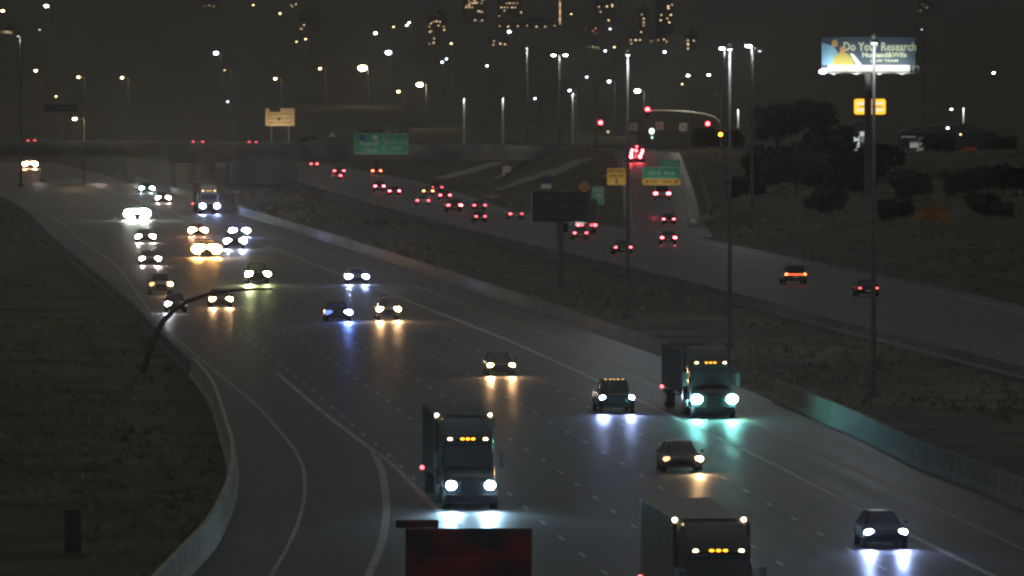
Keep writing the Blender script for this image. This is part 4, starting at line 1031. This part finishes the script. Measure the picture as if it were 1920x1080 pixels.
def car(kind, label, paint, cat, front=True, px=None, lcol=M_COOL, les=(90, 90), tes=(25, 25), tcol=TAIL, lr=1.0, beams=1.0, sgn=None, align=hov, zg=0.0, bar=False, yaw=0.0, third=False, group=None, roofm=0, sign_aim=0, hy=0):
    c = SPEC[kind]; L, W_ = c['L'], c['W']; lz = c['lz']
    (x0, y0), (x1, y1) = px
    q = P((x0 + x1) / 2, (y0 + y1) / 2, lz + zg)
    s = F / q.y
    half = max(0.52, min(0.80, (x1 - x0) / s / 2)); k = max(.9, min(1.08, half / (W_ - .23)))
    W = W_ * k
    if half > W - .13: half = W - .13
    rz = road_dir(align, q.y, not front) + yaw
    t = thing('parked_car' if False else {'pickup': 'pickup_truck', 'van': 'van', 'suv': 'suv', 'hatch': 'hatchback', 'sedan': 'sedan'}[kind], label, cat, (0, 0, 0), rz, group or ('oncoming vehicles in the left lanes' if front else 'departing vehicles in the right lanes'))
    ly = 0.10 if front else L - 0.08
    off_ = Matrix.Rotation(rz, 3, 'Z') @ Vector((0, ly, 0))
    t.location = (q.x - off_.x, q.y - off_.y, zg)
    pm = PAINTS[paint]; z0 = .24 if kind in ('sedan', 'hatch') else .34
    hz, bz = c['hood'], c['belt']
    st = [(0.0, .78, z0 + .16, hz - .16), (.06, .88, z0 + .04, hz - .08), (.22, .95, z0, hz - .02), (.7, .99, z0, hz + .02), (c['g'][0], 1, z0, bz), (c['g'][1] - .1, 1, z0, bz + .02), (L - .3, .98, z0, bz + (.04 if kind == 'sedan' else .0)), (L - .06, .93, z0 + .05, bz - .04), (L, .86, z0 + .15, bz - .12)]
    MB().loft([ring(W * a, b, cc, y) for y, a, b, cc in st]).build('body', pm, t, True)
    g0, g1, gw = c['g']; r0, r1, rw = c['r']; gw *= k; rw *= k; rz_ = c['roof']
    def rr(y0_, y1_, w_, z_, q_=.12):
        return [(-w_ + q_, y0_, z_), (w_ - q_, y0_, z_), (w_, y0_ + q_ * 1.3, z_), (w_, y1_ - q_, z_), (w_ - q_, y1_, z_), (-w_ + q_, y1_, z_), (-w_, y1_ - q_, z_), (-w_, y0_ + q_ * 1.3, z_)]
    MB().loft([rr(g0, g1, gw, bz - .03), rr(r0, r1, rw, rz_ - .04)]).build('windows', M_GLASS, t)
    b = MB().loft([rr(r0 - .03, r1 + .03, rw + .015, rz_ - .05), rr(r0 - .0, r1 + .0, rw, rz_ - .01), rr(r0 + .15, r1 - .15, rw - .12, rz_ + .015)])
    for sx in (-1, 1):
        b.tube([(sx * (gw - .06), g0 + .02, bz - .03), (sx * (rw - .05), r0, rz_ - .03)], .035, 5)
        b.tube([(sx * (gw - .02), g1 - .08, bz - .03), (sx * (rw - .03), r1 - .03, rz_ - .03)], .06, 5)
        ym = (g0 + g1) / 2 + .1; b.tube([(sx * gw, ym, bz - .03), (sx * rw, (r0 + r1) / 2 + .05, rz_ - .03)], .035, 5)
    b.build('roof', pm, t, True)
    if kind == 'pickup':
        MB().box((0, 4.6, bz + .02), (2 * W - .3, 1.75, .06)).build('bed_liner', M_DARK, t)
    if roofm:
        for x in (-.5, -.22, 0, .22, .5)[:roofm]: MB().ell((x, r0 + .05, rz_ + .03), (.05, .04, .025)).build('marker_light', glow(AMBER, 3), t)
    if s > 15:
        wheels(t, W, (.85, L - .95), .33 if kind in ('sedan', 'hatch') else .38)
        for sx in (-1, 1):
            MB().ell((sx * (W + .10), g0 + .45, bz + .08), (.10, .07, .07)).build('mirror', pm, t, True)
    else: wheels(t, W, (.85, L - .95), .34)
    # front
    MB().loft([[(-W * .45, -.012, z0 + .22), (W * .45, -.012, z0 + .22), (W * .5, -.012, hz - .2), (-W * .5, -.012, hz - .2)], [(-W * .45, .05, z0 + .22), (W * .45, .05, z0 + .22), (W * .5, .05, hz - .2), (-W * .5, .05, hz - .2)]]).build('grille', M_DARK, t)
    MB().box((0, .0, z0 + .12), (W * 1.3, .06, .1)).build('bumper', M_DARK, t)
    MB().box((0, L + .005, bz - .38), (.5, .03, .16)).build('license_plate', M_WHITE, t)
    rr_ = .155 * lr * min(1.9, max(1.0, 30 / s))
    if not front: beam(t, 0, -.2, lz, (1, .9, .75), 500)
    if sign_aim:
        tgt = P(sign_aim[1], sign_aim[2]); tgt.z = ground_z(tgt.x, tgt.y) + sign_aim[3]
        mi = (Matrix.Translation(t.location) @ Matrix.Rotation(rz, 4, 'Z')).inverted(); a0 = Vector((0, -.25, lz)); dv = mi @ tgt - a0
        lamp('sign_spot', 'SPOT', a0, sign_aim[0], (1, .92, .8), t, dv.to_track_quat('-Z', 'Y').to_euler(), spot_size=math.radians(4), spot_blend=.8, shadow_soft_size=.1)  # narrow spot added to brighten one chosen roadside sign
    for i, sx in enumerate((-1, 1)):
        if front: es = les[i]
        else: es = 0
        mm = glow(lcol, es) if es else M_CHROME
        hl = MB().ell((sx * half, .10, lz), (rr_ * 1.25, .12, rr_ * (.8 if es else .6))).build('headlight', mm, t, True)
        if front and es > 20 and beams:
            beam(hl, sx * half, -.06, lz, lcol, 620 * beams * es / 90)
        te = 0 if front else tes[i]
        rt = .085 * min(1.9, max(1.0, 22 / s)) * (lr if not front else 1)
        MB().ell((sx * half, L - .06, lz + .08), (rt * 1.7, .09, rt * .9)).build('taillight', glow(tcol, te) if te else M_RED, t, True)
    if bar and not front: MB().box((0, L - .01, lz + .07), (half * 2, .06, .09)).build('light_bar', glow((1, .09, .03), 5), t)
    if third and not front: MB().box((0, g1 - .12, bz + .22), (.3, .05, .05)).build('brake_light', glow(TAIL, 10), t)
    return t

def semi(label, px, lz=1.1, lcol=M_COOL, les=(110, 110), TL=14.6, TH=4.05, gap=6.3, trailer=M_TRAIL, paint='grey', beams=1.3, by_markers=False, mark=True, corner=True, mes=8, front=True, tes=20, zg=0, align=hov, lr=1.0, kind='semi'):
    (x0, y0), (x1, y1) = px
    zl = (3.08 if by_markers else lz) if front else 1.05
    q = P((x0 + x1) / 2, (y0 + y1) / 2, zl + zg); s = F / q.y
    rz = road_dir(align, q.y, not front)
    box = kind == 'box'; TY = 2.6 if box else gap; LT = TY + TL
    t = thing('box_truck' if box else 'semi_truck', label, 'truck', (0, 0, 0), rz, 'heavy trucks on the freeway')
    ly = (2.25 if by_markers and not box else .12) if front else LT
    o = Matrix.Rotation(rz, 3, 'Z') @ Vector((0, ly, 0)); t.location = (q.x - o.x, q.y - o.y, zg)
    pm = PAINTS[paint]; hl_half = max(.75, min(1.0, (x1 - x0) / s / 2)) if not by_markers else .9
    if not box:
        MB().loft([ring(.95, .45, 1.25, 0.12), ring(1.02, .42, 1.45, .35), ring(1.08, .45, 1.62, 1.2), ring(1.14, .5, 1.78, 2.0)]).build('hood', pm, t, True)
        MB().box((0, 0.02, .5), (2.3, .22, .38)).build('bumper', M_DARK, t)
        gr = MB().box((0, .10, 1.02), (.95, .08, .66)).build('grille', M_DARK, t)
        cabm = MB().loft([ring(1.2, .55, 1.8, 1.95), ring(1.22, .55, 2.72, 2.35), ring(1.22, .55, 2.95, 2.7), ring(1.24, .55, 3.0, 3.6)])
        cabm.build('cab', pm, t, True)
        MB().loft([ring(1.18, 1.2, 3.02, 2.45), ring(1.22, 1.2, 3.5, 3.2), ring(1.24, 1.2, 3.9, 4.4), ring(1.24, 1.2, 3.9, 5.0)]).build('sleeper', pm, t, True)
        MB().loft([[(-1.08, 1.94, 1.86), (1.08, 1.94, 1.86), (1.0, 2.30, 2.62), (-1.0, 2.30, 2.62)], [(-1.08, 1.86, 1.86), (1.08, 1.86, 1.86), (1.0, 2.22, 2.62), (-1.0, 2.22, 2.62)]]).build('windshield', M_GLASS, t)
        for sx in (-1, 1):
            mi = MB().box((sx * 1.5, 2.0, 2.15), (.22, .16, .75)).build('mirror', M_DARK, t); MB().tube([(sx * 1.2, 2.2, 2.4), (sx * 1.5, 2.0, 2.45)], .03, 5).build('mirror_arm', M_STEEL, mi)
            MB().tube([(sx * 1.3, 5.3, .6), (sx * 1.3, 5.3, 3.9)], .08, 8).build('exhaust_stack', M_CHROME, t)
            MB().tube([(sx * 1.05, 3.0, .75), (sx * 1.05, 4.6, .75)], .32, 12).build('fuel_tank', M_CHROME, t)
        wheels(t, 1.22, (.95,), .5, .3); wheels(t, 1.22, (5.6, 6.9), .5, .55)
    else:
        MB().loft([ring(1.0, .45, 1.5, 0.1), ring(1.08, .42, 1.8, .5), ring(1.1, .45, 2.55, 1.05), ring(1.1, .5, 2.65, 2.4)]).build('cab', pm, t, True)
        MB().loft([[(-.98, .40, 1.72), (.98, .40, 1.72), (.92, .86, 2.4), (-.92, .86, 2.4)], [(-.98, .34, 1.74), (.98, .34, 1.74), (.92, .80, 2.42), (-.92, .80, 2.42)]]).build('windshield', M_GLASS, t)
        MB().box((0, .03, .5), (2.1, .2, .3)).build('bumper', M_DARK, t); MB().box((0, .1, 1.0), (1.0, .08, .5)).build('grille', M_DARK, t)
        for sx in (-1, 1): MB().box((sx * 1.3, .9, 1.9), (.2, .12, .5)).build('mirror', M_DARK, t)
        wheels(t, 1.1, (1.0,), .42, .28)
    tb = MB().box((0, TY + TL / 2, (1.15 + TH) / 2), (2.58, TL, TH - 1.15)); n_ = int(TL / 1.2)
    for k in range(1, n_):
        for sx in (-1, 1): tb.box((sx * 1.297, TY + k * TL / n_, (1.2 + TH) / 2), (.03, .07, TH - 1.3))
    tr = tb.build('trailer_box' if not box else 'cargo_box', trailer, t)
    e_ = MB()
    for z in (1.18, TH - .05): e_.box((0, TY - .015, z), (2.6, .04, .1))
    for sx in (-1, 1): e_.box((sx * 1.27, TY - .015, (1.15 + TH) / 2), (.08, .04, TH - 1.15))
    e_.build('edge_rail', M_STEEL, tr)
    ub = MB().box((0, TY - .7, TH - 1.1), (1.5, .5, 1.1)).build('cooling_unit', M_STEEL, tr) if not box and TH > 4 else None
    for sx in (-1, 1): MB().box((sx * 1.0, LT - .35, .55), (.5, .03, .6)).build('mud_flap', M_TYRE, t)
    wheels(t, 1.25, (TY + TL - 2.6, TY + TL - 1.3), .5, .5)
    MB().box((0, LT - .2, .6), (2.3, .1, .12)).build('rear_guard', M_STEEL, t)
    for i, sx in enumerate((-1, 1)):
        es = les[i] if front else 0; r_ = .20 * lr * max(1.0, min(1.6, 26 / s))
        h_ = MB().ell((sx * hl_half, .10, lz), (r_ * 1.15, .12, r_)).build('headlight', glow(lcol, es) if es else M_CHROME, t, True)
        if es > 20 and beams: beam(h_, sx * hl_half, -.08, lz, lcol, 620 * beams * es / 90)
        if corner and front:
            MB().ell((sx * 1.22, TY - .08, TH - .04), (.09, .05, .08)).build('corner_marker', glow((1, .75, .5), 14), tr, True)
        if not front:
            MB().ell((sx * 1.0, LT + .05, 1.05), (.22, .05, .16)).build('taillight', glow(TAIL, tes), t, True)
            MB().ell((sx * .55, LT + .05, 1.05), (.16, .05, .12)).build('taillight', glow(TAIL, tes * .5), t, True)
    if mark and front:
        zc_, yc_ = (3.06, 2.62) if not box else (2.75, 1.1)
        if not box: MB().box((0, yc_ - .10, zc_ - .16), (1.9, .3, .06)).build('sun_visor', M_DARK, t)
        for x in (-.80, -.24, 0, .24, .80):
            c_ = (1, .68, .35) if abs(x) > .5 else (1, .42, .02)
            MB().ell((x, yc_ - .12, zc_), (.10, .06, .07)).build('marker_light', glow(c_, mes * (1.6 if abs(x) > .5 else .55)), t, True)
    if front: MB().ell((-1.35, LT - 1.0, 1.1), (.09, .12, .09)).build('side_marker', glow(TAIL, 12), t, True)
    return t

TEAL, BLUEW, WARMH, ORNG = (.28, 1.0, .92), (.40, .52, 1.0), (1.0, .58, .26), (1.0, .48, .14)
# oncoming
car('sedan', 'nearest dark sedan with white headlights at the lower right', 'black', 'car', px=((1630, 998), (1693, 997)), lcol=BLUEW, les=(110, 110), beams=1.2)
car('sedan', 'sedan with one bright warm headlight and one dim pink one ahead of the boxy trailer', 'grey', 'car', px=((1250, 860), (1311, 861)), lcol=WARMH, les=(3.0, 100), beams=0.9)
semi('semi truck at the bottom edge showing its pale trailer roof and amber cab lights', ((1307, 1033), (1390, 1033)), by_markers=True, TL=14.6, TH=4.0, gap=6.3, trailer=M_TRAIL, paint='black', les=(90, 90))
semi('dark semi truck with bright white headlights and amber cab lights, left of centre bottom', ((846, 910), (919, 910)), TL=12.0, trailer=M_TRAILD, paint='black', lcol=(.45, .75, 1.0), les=(130, 130), beams=2.0, mes=12)
semi('semi truck with brilliant teal headlights beside the median barrier', ((1304, 749), (1375, 748)), TL=14, TH=3.6, trailer=mat('trailer_black', (.045, .045, .045), .9, spec=.1), paint='black', lcol=TEAL, les=(200, 200), lr=1.35, beams=.45, corner=False, mes=7)
car('pickup', 'pickup with blue-white headlights left of the teal-lit truck', 'black', 'pickup', px=((1131, 746), (1183, 745)), lcol=BLUEW, les=(120, 120), beams=1.0, roofm=5)
car('sedan', 'lone sedan with warm headlights in the middle lanes', 'grey', 'car', px=((920, 685), (960, 685)), lcol=WARMH, les=(110, 110), beams=1.0)
car('suv', 'suv with a bright pair of warm headlights right of the blue-lit one', 'silver', 'car', px=((713, 580), (745, 580)), lcol=WARMH, les=(160, 160), lr=1.15)
car('sedan', 'car with one brilliant blue headlight, its left lamp dim', 'black', 'car', px=((617, 586), (653, 586)), lcol=(.16, .30, 1.0), les=(2, 260), lr=1.3)
car('sedan', 'car with blue-white headlights, alone behind the blue-lit one', 'white', 'car', px=((655, 519), (685, 519)), lcol=BLUEW, les=(150, 150), lr=1.15)
car('sedan', 'car with warm headlights under the dark gantry arm', 'tan', 'car', px=((399, 561), (430, 561)), lcol=WARMH, les=(110, 110), lr=1.1)
car('hatch', 'car half hidden by the curved gantry with one white headlight', 'grey', 'car', px=((316, 570), (345, 570)), lcol=(.9, .9, 1), les=(120, 2), lr=1.1)
car('pickup', 'pickup with a big greenish-yellow headlight and a smaller white one', 'black', 'pickup', px=((468, 514), (500, 514)), lcol=(.9, 1, .45), les=(300, 60), lr=1.4)
car('pickup', 'pickup with one amber and one warm lamp on the left shoulder side', 'white', 'pickup', px=((286, 535), (318, 531)), lcol=(1, .55, .2), les=(4, 110))
car('sedan', 'car with uneven pale headlights in the left column of traffic', 'grey', 'car', px=((267, 485), (296, 485)), lcol=(1, .85, .8), les=(50, 110))
car('suv', 'brightest orange-lit suv in the middle of the dense traffic', 'silver', 'car', px=((374, 467), (401, 467)), lcol=ORNG, les=(260, 260), lr=2.5, beams=.25)
car('sedan', 'car with orange-red headlights just behind the brightest orange one', 'black', 'car', px=((361, 432), (382, 432)), lcol=(1, .4, .2), les=(220, 60), lr=1.4)
car('suv', 'suv with white-blue headlights just below the twin blue pair', 'black', 'car', px=((427, 453), (455, 451)), lcol=(.7, .8, 1), les=(170, 170), lr=1.25)
car('sedan', 'car with twin blue-white headlights at the right of the dense traffic', 'silver', 'car', px=((437, 433), (461, 432)), lcol=BLUEW, les=(220, 220), lr=1.35)
semi('far semi truck with amber cab lights over blue-white headlights', ((380, 386), (407, 386)), TL=14, trailer=M_TRAILD, paint='white', lcol=BLUEW, les=(110, 110), beams=1, corner=False, mes=6)
car('sedan', 'car with soft pale headlights below the brilliant green-white one', 'grey', 'car', px=((260, 443), (286, 444)), lcol=(1, .9, .85), les=(110, 110))
car('suv', 'brilliant green-white high-beam suv at the far left of the traffic', 'black', 'car', px=((246, 400), (269, 400)), lcol=(.85, 1, .85), les=(300, 300), lr=2.5, beams=.25)
car('hatch', 'car with warm headlights behind the green-white one', 'tan', 'car', px=((297, 371), (315, 371)), lcol=(1, .75, .65), les=(100, 100))
car('sedan', 'farthest oncoming car with cool headlights near the bridge', 'grey', 'car', px=((266, 353), (285, 353)), lcol=(.65, .9, 1), les=(110, 110))
# lights beyond the bridge at the left
o_ = Vector((0, 0, H)); n_ = Vector((snor.x, snor.y, 0)); a_ = Vector(along(0, 14.8, 0)); d_ = ray(188, 291); c0 = o_ + d_ * ((a_ - o_).dot(n_) / d_.dot(n_))
t = thing('wall_light', 'bright warm-white twin wall light in the middle of the pale wall at left', 'wall light', c0)
MB().box((0, 0.15, 0.25), (1.9, 0.25, 0.12)).build('bracket', M_STEEL, t)
for x in (-.6, .55): MB().ell((x, -.05, 0), (.52, .2, .24)).build('lamp_lens', glow((1, .7, .6), 60), t, True)
lamp('wall_wash', 'POINT', (0, -1.5, .2), 160, (1, .8, .65), t, shadow_soft_size=.3)
car('suv', 'far vehicle with a wide orange headlight blaze at the left edge', 'grey', 'car', px=((45, 307), (68, 308)), lcol=(1, .5, .3), les=(260, 260), lr=1.7, beams=.5)
for x0, x1, y, l in ((62, 72, 249, 'tiny car with red lights on the overpass at far left'), (371, 386, 249, 'tiny car with a pale and a red light on the overpass'), (476, 486, 251, 'tiny red-lit car on the overpass below the beige sign')):
    c0 = on_bridge((x0 + x1) / 2, y, -4)
    t = car('sedan', l, 'grey', 'car', front=False, px=((x0, y), (x1, y)), tes=(3, 3), align=lambda Y: 0, zg=DECK, group='cars on the overpass')
    t.location = (c0.x, c0.y, DECK + 0.02); t.rotation_euler = (0, 0, PI - 0.1)
# departing
EB = eb_right
D_ = [('suv', 1472, 1512, 516, 'suv with a full-width glowing orange tail light bar, nearest departing', 'grey', dict(bar=True, tcol=(1, .16, .04), tes=(18, 18), lr=1.1)),
 ('sedan', 1613, 1644, 542, 'dark sedan with small red tail lights beside the tallest mast', 'black', dict(tes=(9, 9))),
 ('sedan', 1155, 1182, 465, 'sedan with white-pink tail lights under the yellow sign panel', 'grey', dict(tes=(22, 18), sign_aim=(45000, 1172, 426, 5.5))),
 ('hatch', 1078, 1099, 438, 'hatchback with pale tail lights just right of the mileage sign post', 'silver', dict(tes=(16, 20), sign_aim=(90000, 1096, 398, 3.2))),
 ('sedan', 957, 978, 402, 'small pale car left of the mileage sign', 'silver', dict(tes=(6, 14))),
 ('sedan', 890, 909, 386, 'car with two small tail lights, upper of the stacked pair', 'grey', dict(tes=(12, 12), sign_aim=(120000, 950, 354, 2.8))),
 ('sedan', 893, 909, 407, 'car with two small tail lights, lower of the stacked pair', 'black', dict(tes=(12, 12))),
 ('suv', 841, 864, 386, 'car with one flaring red brake light and a small white one', 'grey', dict(tes=(60, 14), lr=1.2)),
 ('sedan', 826, 843, 367, 'red-lit car above the one with the flaring brake light', 'red', dict(tes=(25, 25))),
 ('suv', 810, 828, 352, 'dark suv at the top right of the small cluster', 'black', dict(tes=(6, 12))),
 ('hatch', 795, 811, 359, 'orange-lit hatchback left of the dark suv', 'tan', dict(tes=(12, 12), tcol=(1, .3, .12))),
 ('sedan', 783, 803, 377, 'car with white tail lights and a pale road patch at its left', 'white', dict(tes=(12, 14))),
 ('sedan', 731, 748, 359, 'red-lit car, right one of the two in the far left cluster', 'red', dict(tes=(35, 30))),
 ('suv', 704, 719, 350, 'red-lit suv, left one of the two in the far left cluster', 'black', dict(tes=(35, 30))),
 ('sedan', 699, 713, 321, 'farthest car with joined red tail lights on the right side', 'red', dict(tes=(25, 28), tcol=(1, .12, .05))),
 ('suv', 626, 646, 321, 'far suv with two separate tail lights near the bridge', 'grey', dict(tes=(20, 18))),
 ('sedan', 625, 638, 330, 'far car with one pink tail light below the far suv', 'silver', dict(tes=(18, 1))),
 ('hatch', 584, 594, 308, 'farthest car going under the bridge with a single red glow', 'black', dict(tes=(18, 14))),
 ('sedan', 486, 497, 294, 'far car with dim pink lights left of the sign backs', 'grey', dict(tes=(5, 9)))]
for kind, x0, x1, y, l, pt, kw in D_:
    car(kind, l, pt, 'car', front=False, px=((x0, y), (x1, y)), align=EB, **kw)
# a far truck under the clearance lights of the departing lanes
semi('semi trailer with a row of red lights right of the mileage sign', ((1088, 422), (1112, 422)), front=False, tes=14, TL=13, trailer=M_TRAILD, align=EB)
# on the exit ramp
car('sedan', 'car low on the exit ramp, lower of the two small red pairs', 'grey', 'car', front=False, px=((1242, 447), (1265, 447)), align=RX, tes=(60, 35), lr=1.15, sign_aim=(45000, 1121, 418, 3.2))
car('sedan', 'car on the exit ramp, upper of the two small red pairs', 'black', 'car', front=False, px=((1245, 412), (1263, 412)), align=RX, tes=(25, 25))
t = car('van', 'van braking on the exit ramp under the green 43rd Ave sign', 'white', 'van', front=False, px=((1225, 364), (1258, 364)), align=RX, tes=(90, 90), lr=1.5, zg=ramp_z(1185), tcol=(1, .04, .06))
# bus-like truck waiting at the red signals
q = P(1194, 292, ramp_z(1318)); 
t = thing('tank_truck', 'truck rear covered in red lights waiting at the traffic signals', 'truck', (q.x, q.y, ramp_z(q.y)), 0, 'heavy trucks on the freeway')
MB().box((0, 4.5, 1.6), (2.3, 9, 1.9)).build('cargo_box', M_TRAILD, t); MB().box((0, .1, .55), (2.2, .2, .2)).build('rear_guard', M_STEEL, t)
MB().loft([ring(1.15, .8, 2.5, 9.3), ring(1.15, .6, 2.5, 11)]).build('cab', PAINTS['grey'], t)
for y in (1.2, 2.5, 10): wheels(t, 1.15, (y,), .5, .4)
for x, z, r_, e_ in ((-.85, .85, .24, 60), (-.80, 1.35, .2, 40), (-.7, 1.8, .2, 35), (.5, .85, .24, 60), (.72, 1.35, .2, 40), (.85, 1.75, .2, 35), (-.1, 1.75, .2, 25), (0, 2.35, .15, 14), (-.1, 1.1, .1, 6), (-.25, .8, .12, 6)):
    MB().ell((x, -.06, z), (r_, .05, r_)).build('taillight', glow(TAIL, e_), t, True)
lamp('brake_glow', 'POINT', (0, -1.2, 1.0), 120, (1, .08, .1), t, shadow_soft_size=.3)

# ------------------------------------------------------------------ night haze
hm = bpy.data.materials.new('haze'); hm.use_nodes = True; t_ = hm.node_tree; t_.nodes.clear()
ho = t_.nodes.new('ShaderNodeOutputMaterial'); hv = t_.nodes.new('ShaderNodeVolumePrincipled')
hv.inputs['Color'].default_value = (0.85, 0.86, 0.84, 1); hv.inputs['Density'].default_value = 0.00008; hv.inputs['Anisotropy'].default_value = 0.90
t_.links.new(hv.outputs[0], ho.inputs['Volume'])
hz_ = MB().box((0, 8190, 99), (3600, 16800, 202)).build('haze', hm); hz_['kind'] = 'stuff'
S.cycles.volume_bounces = 0
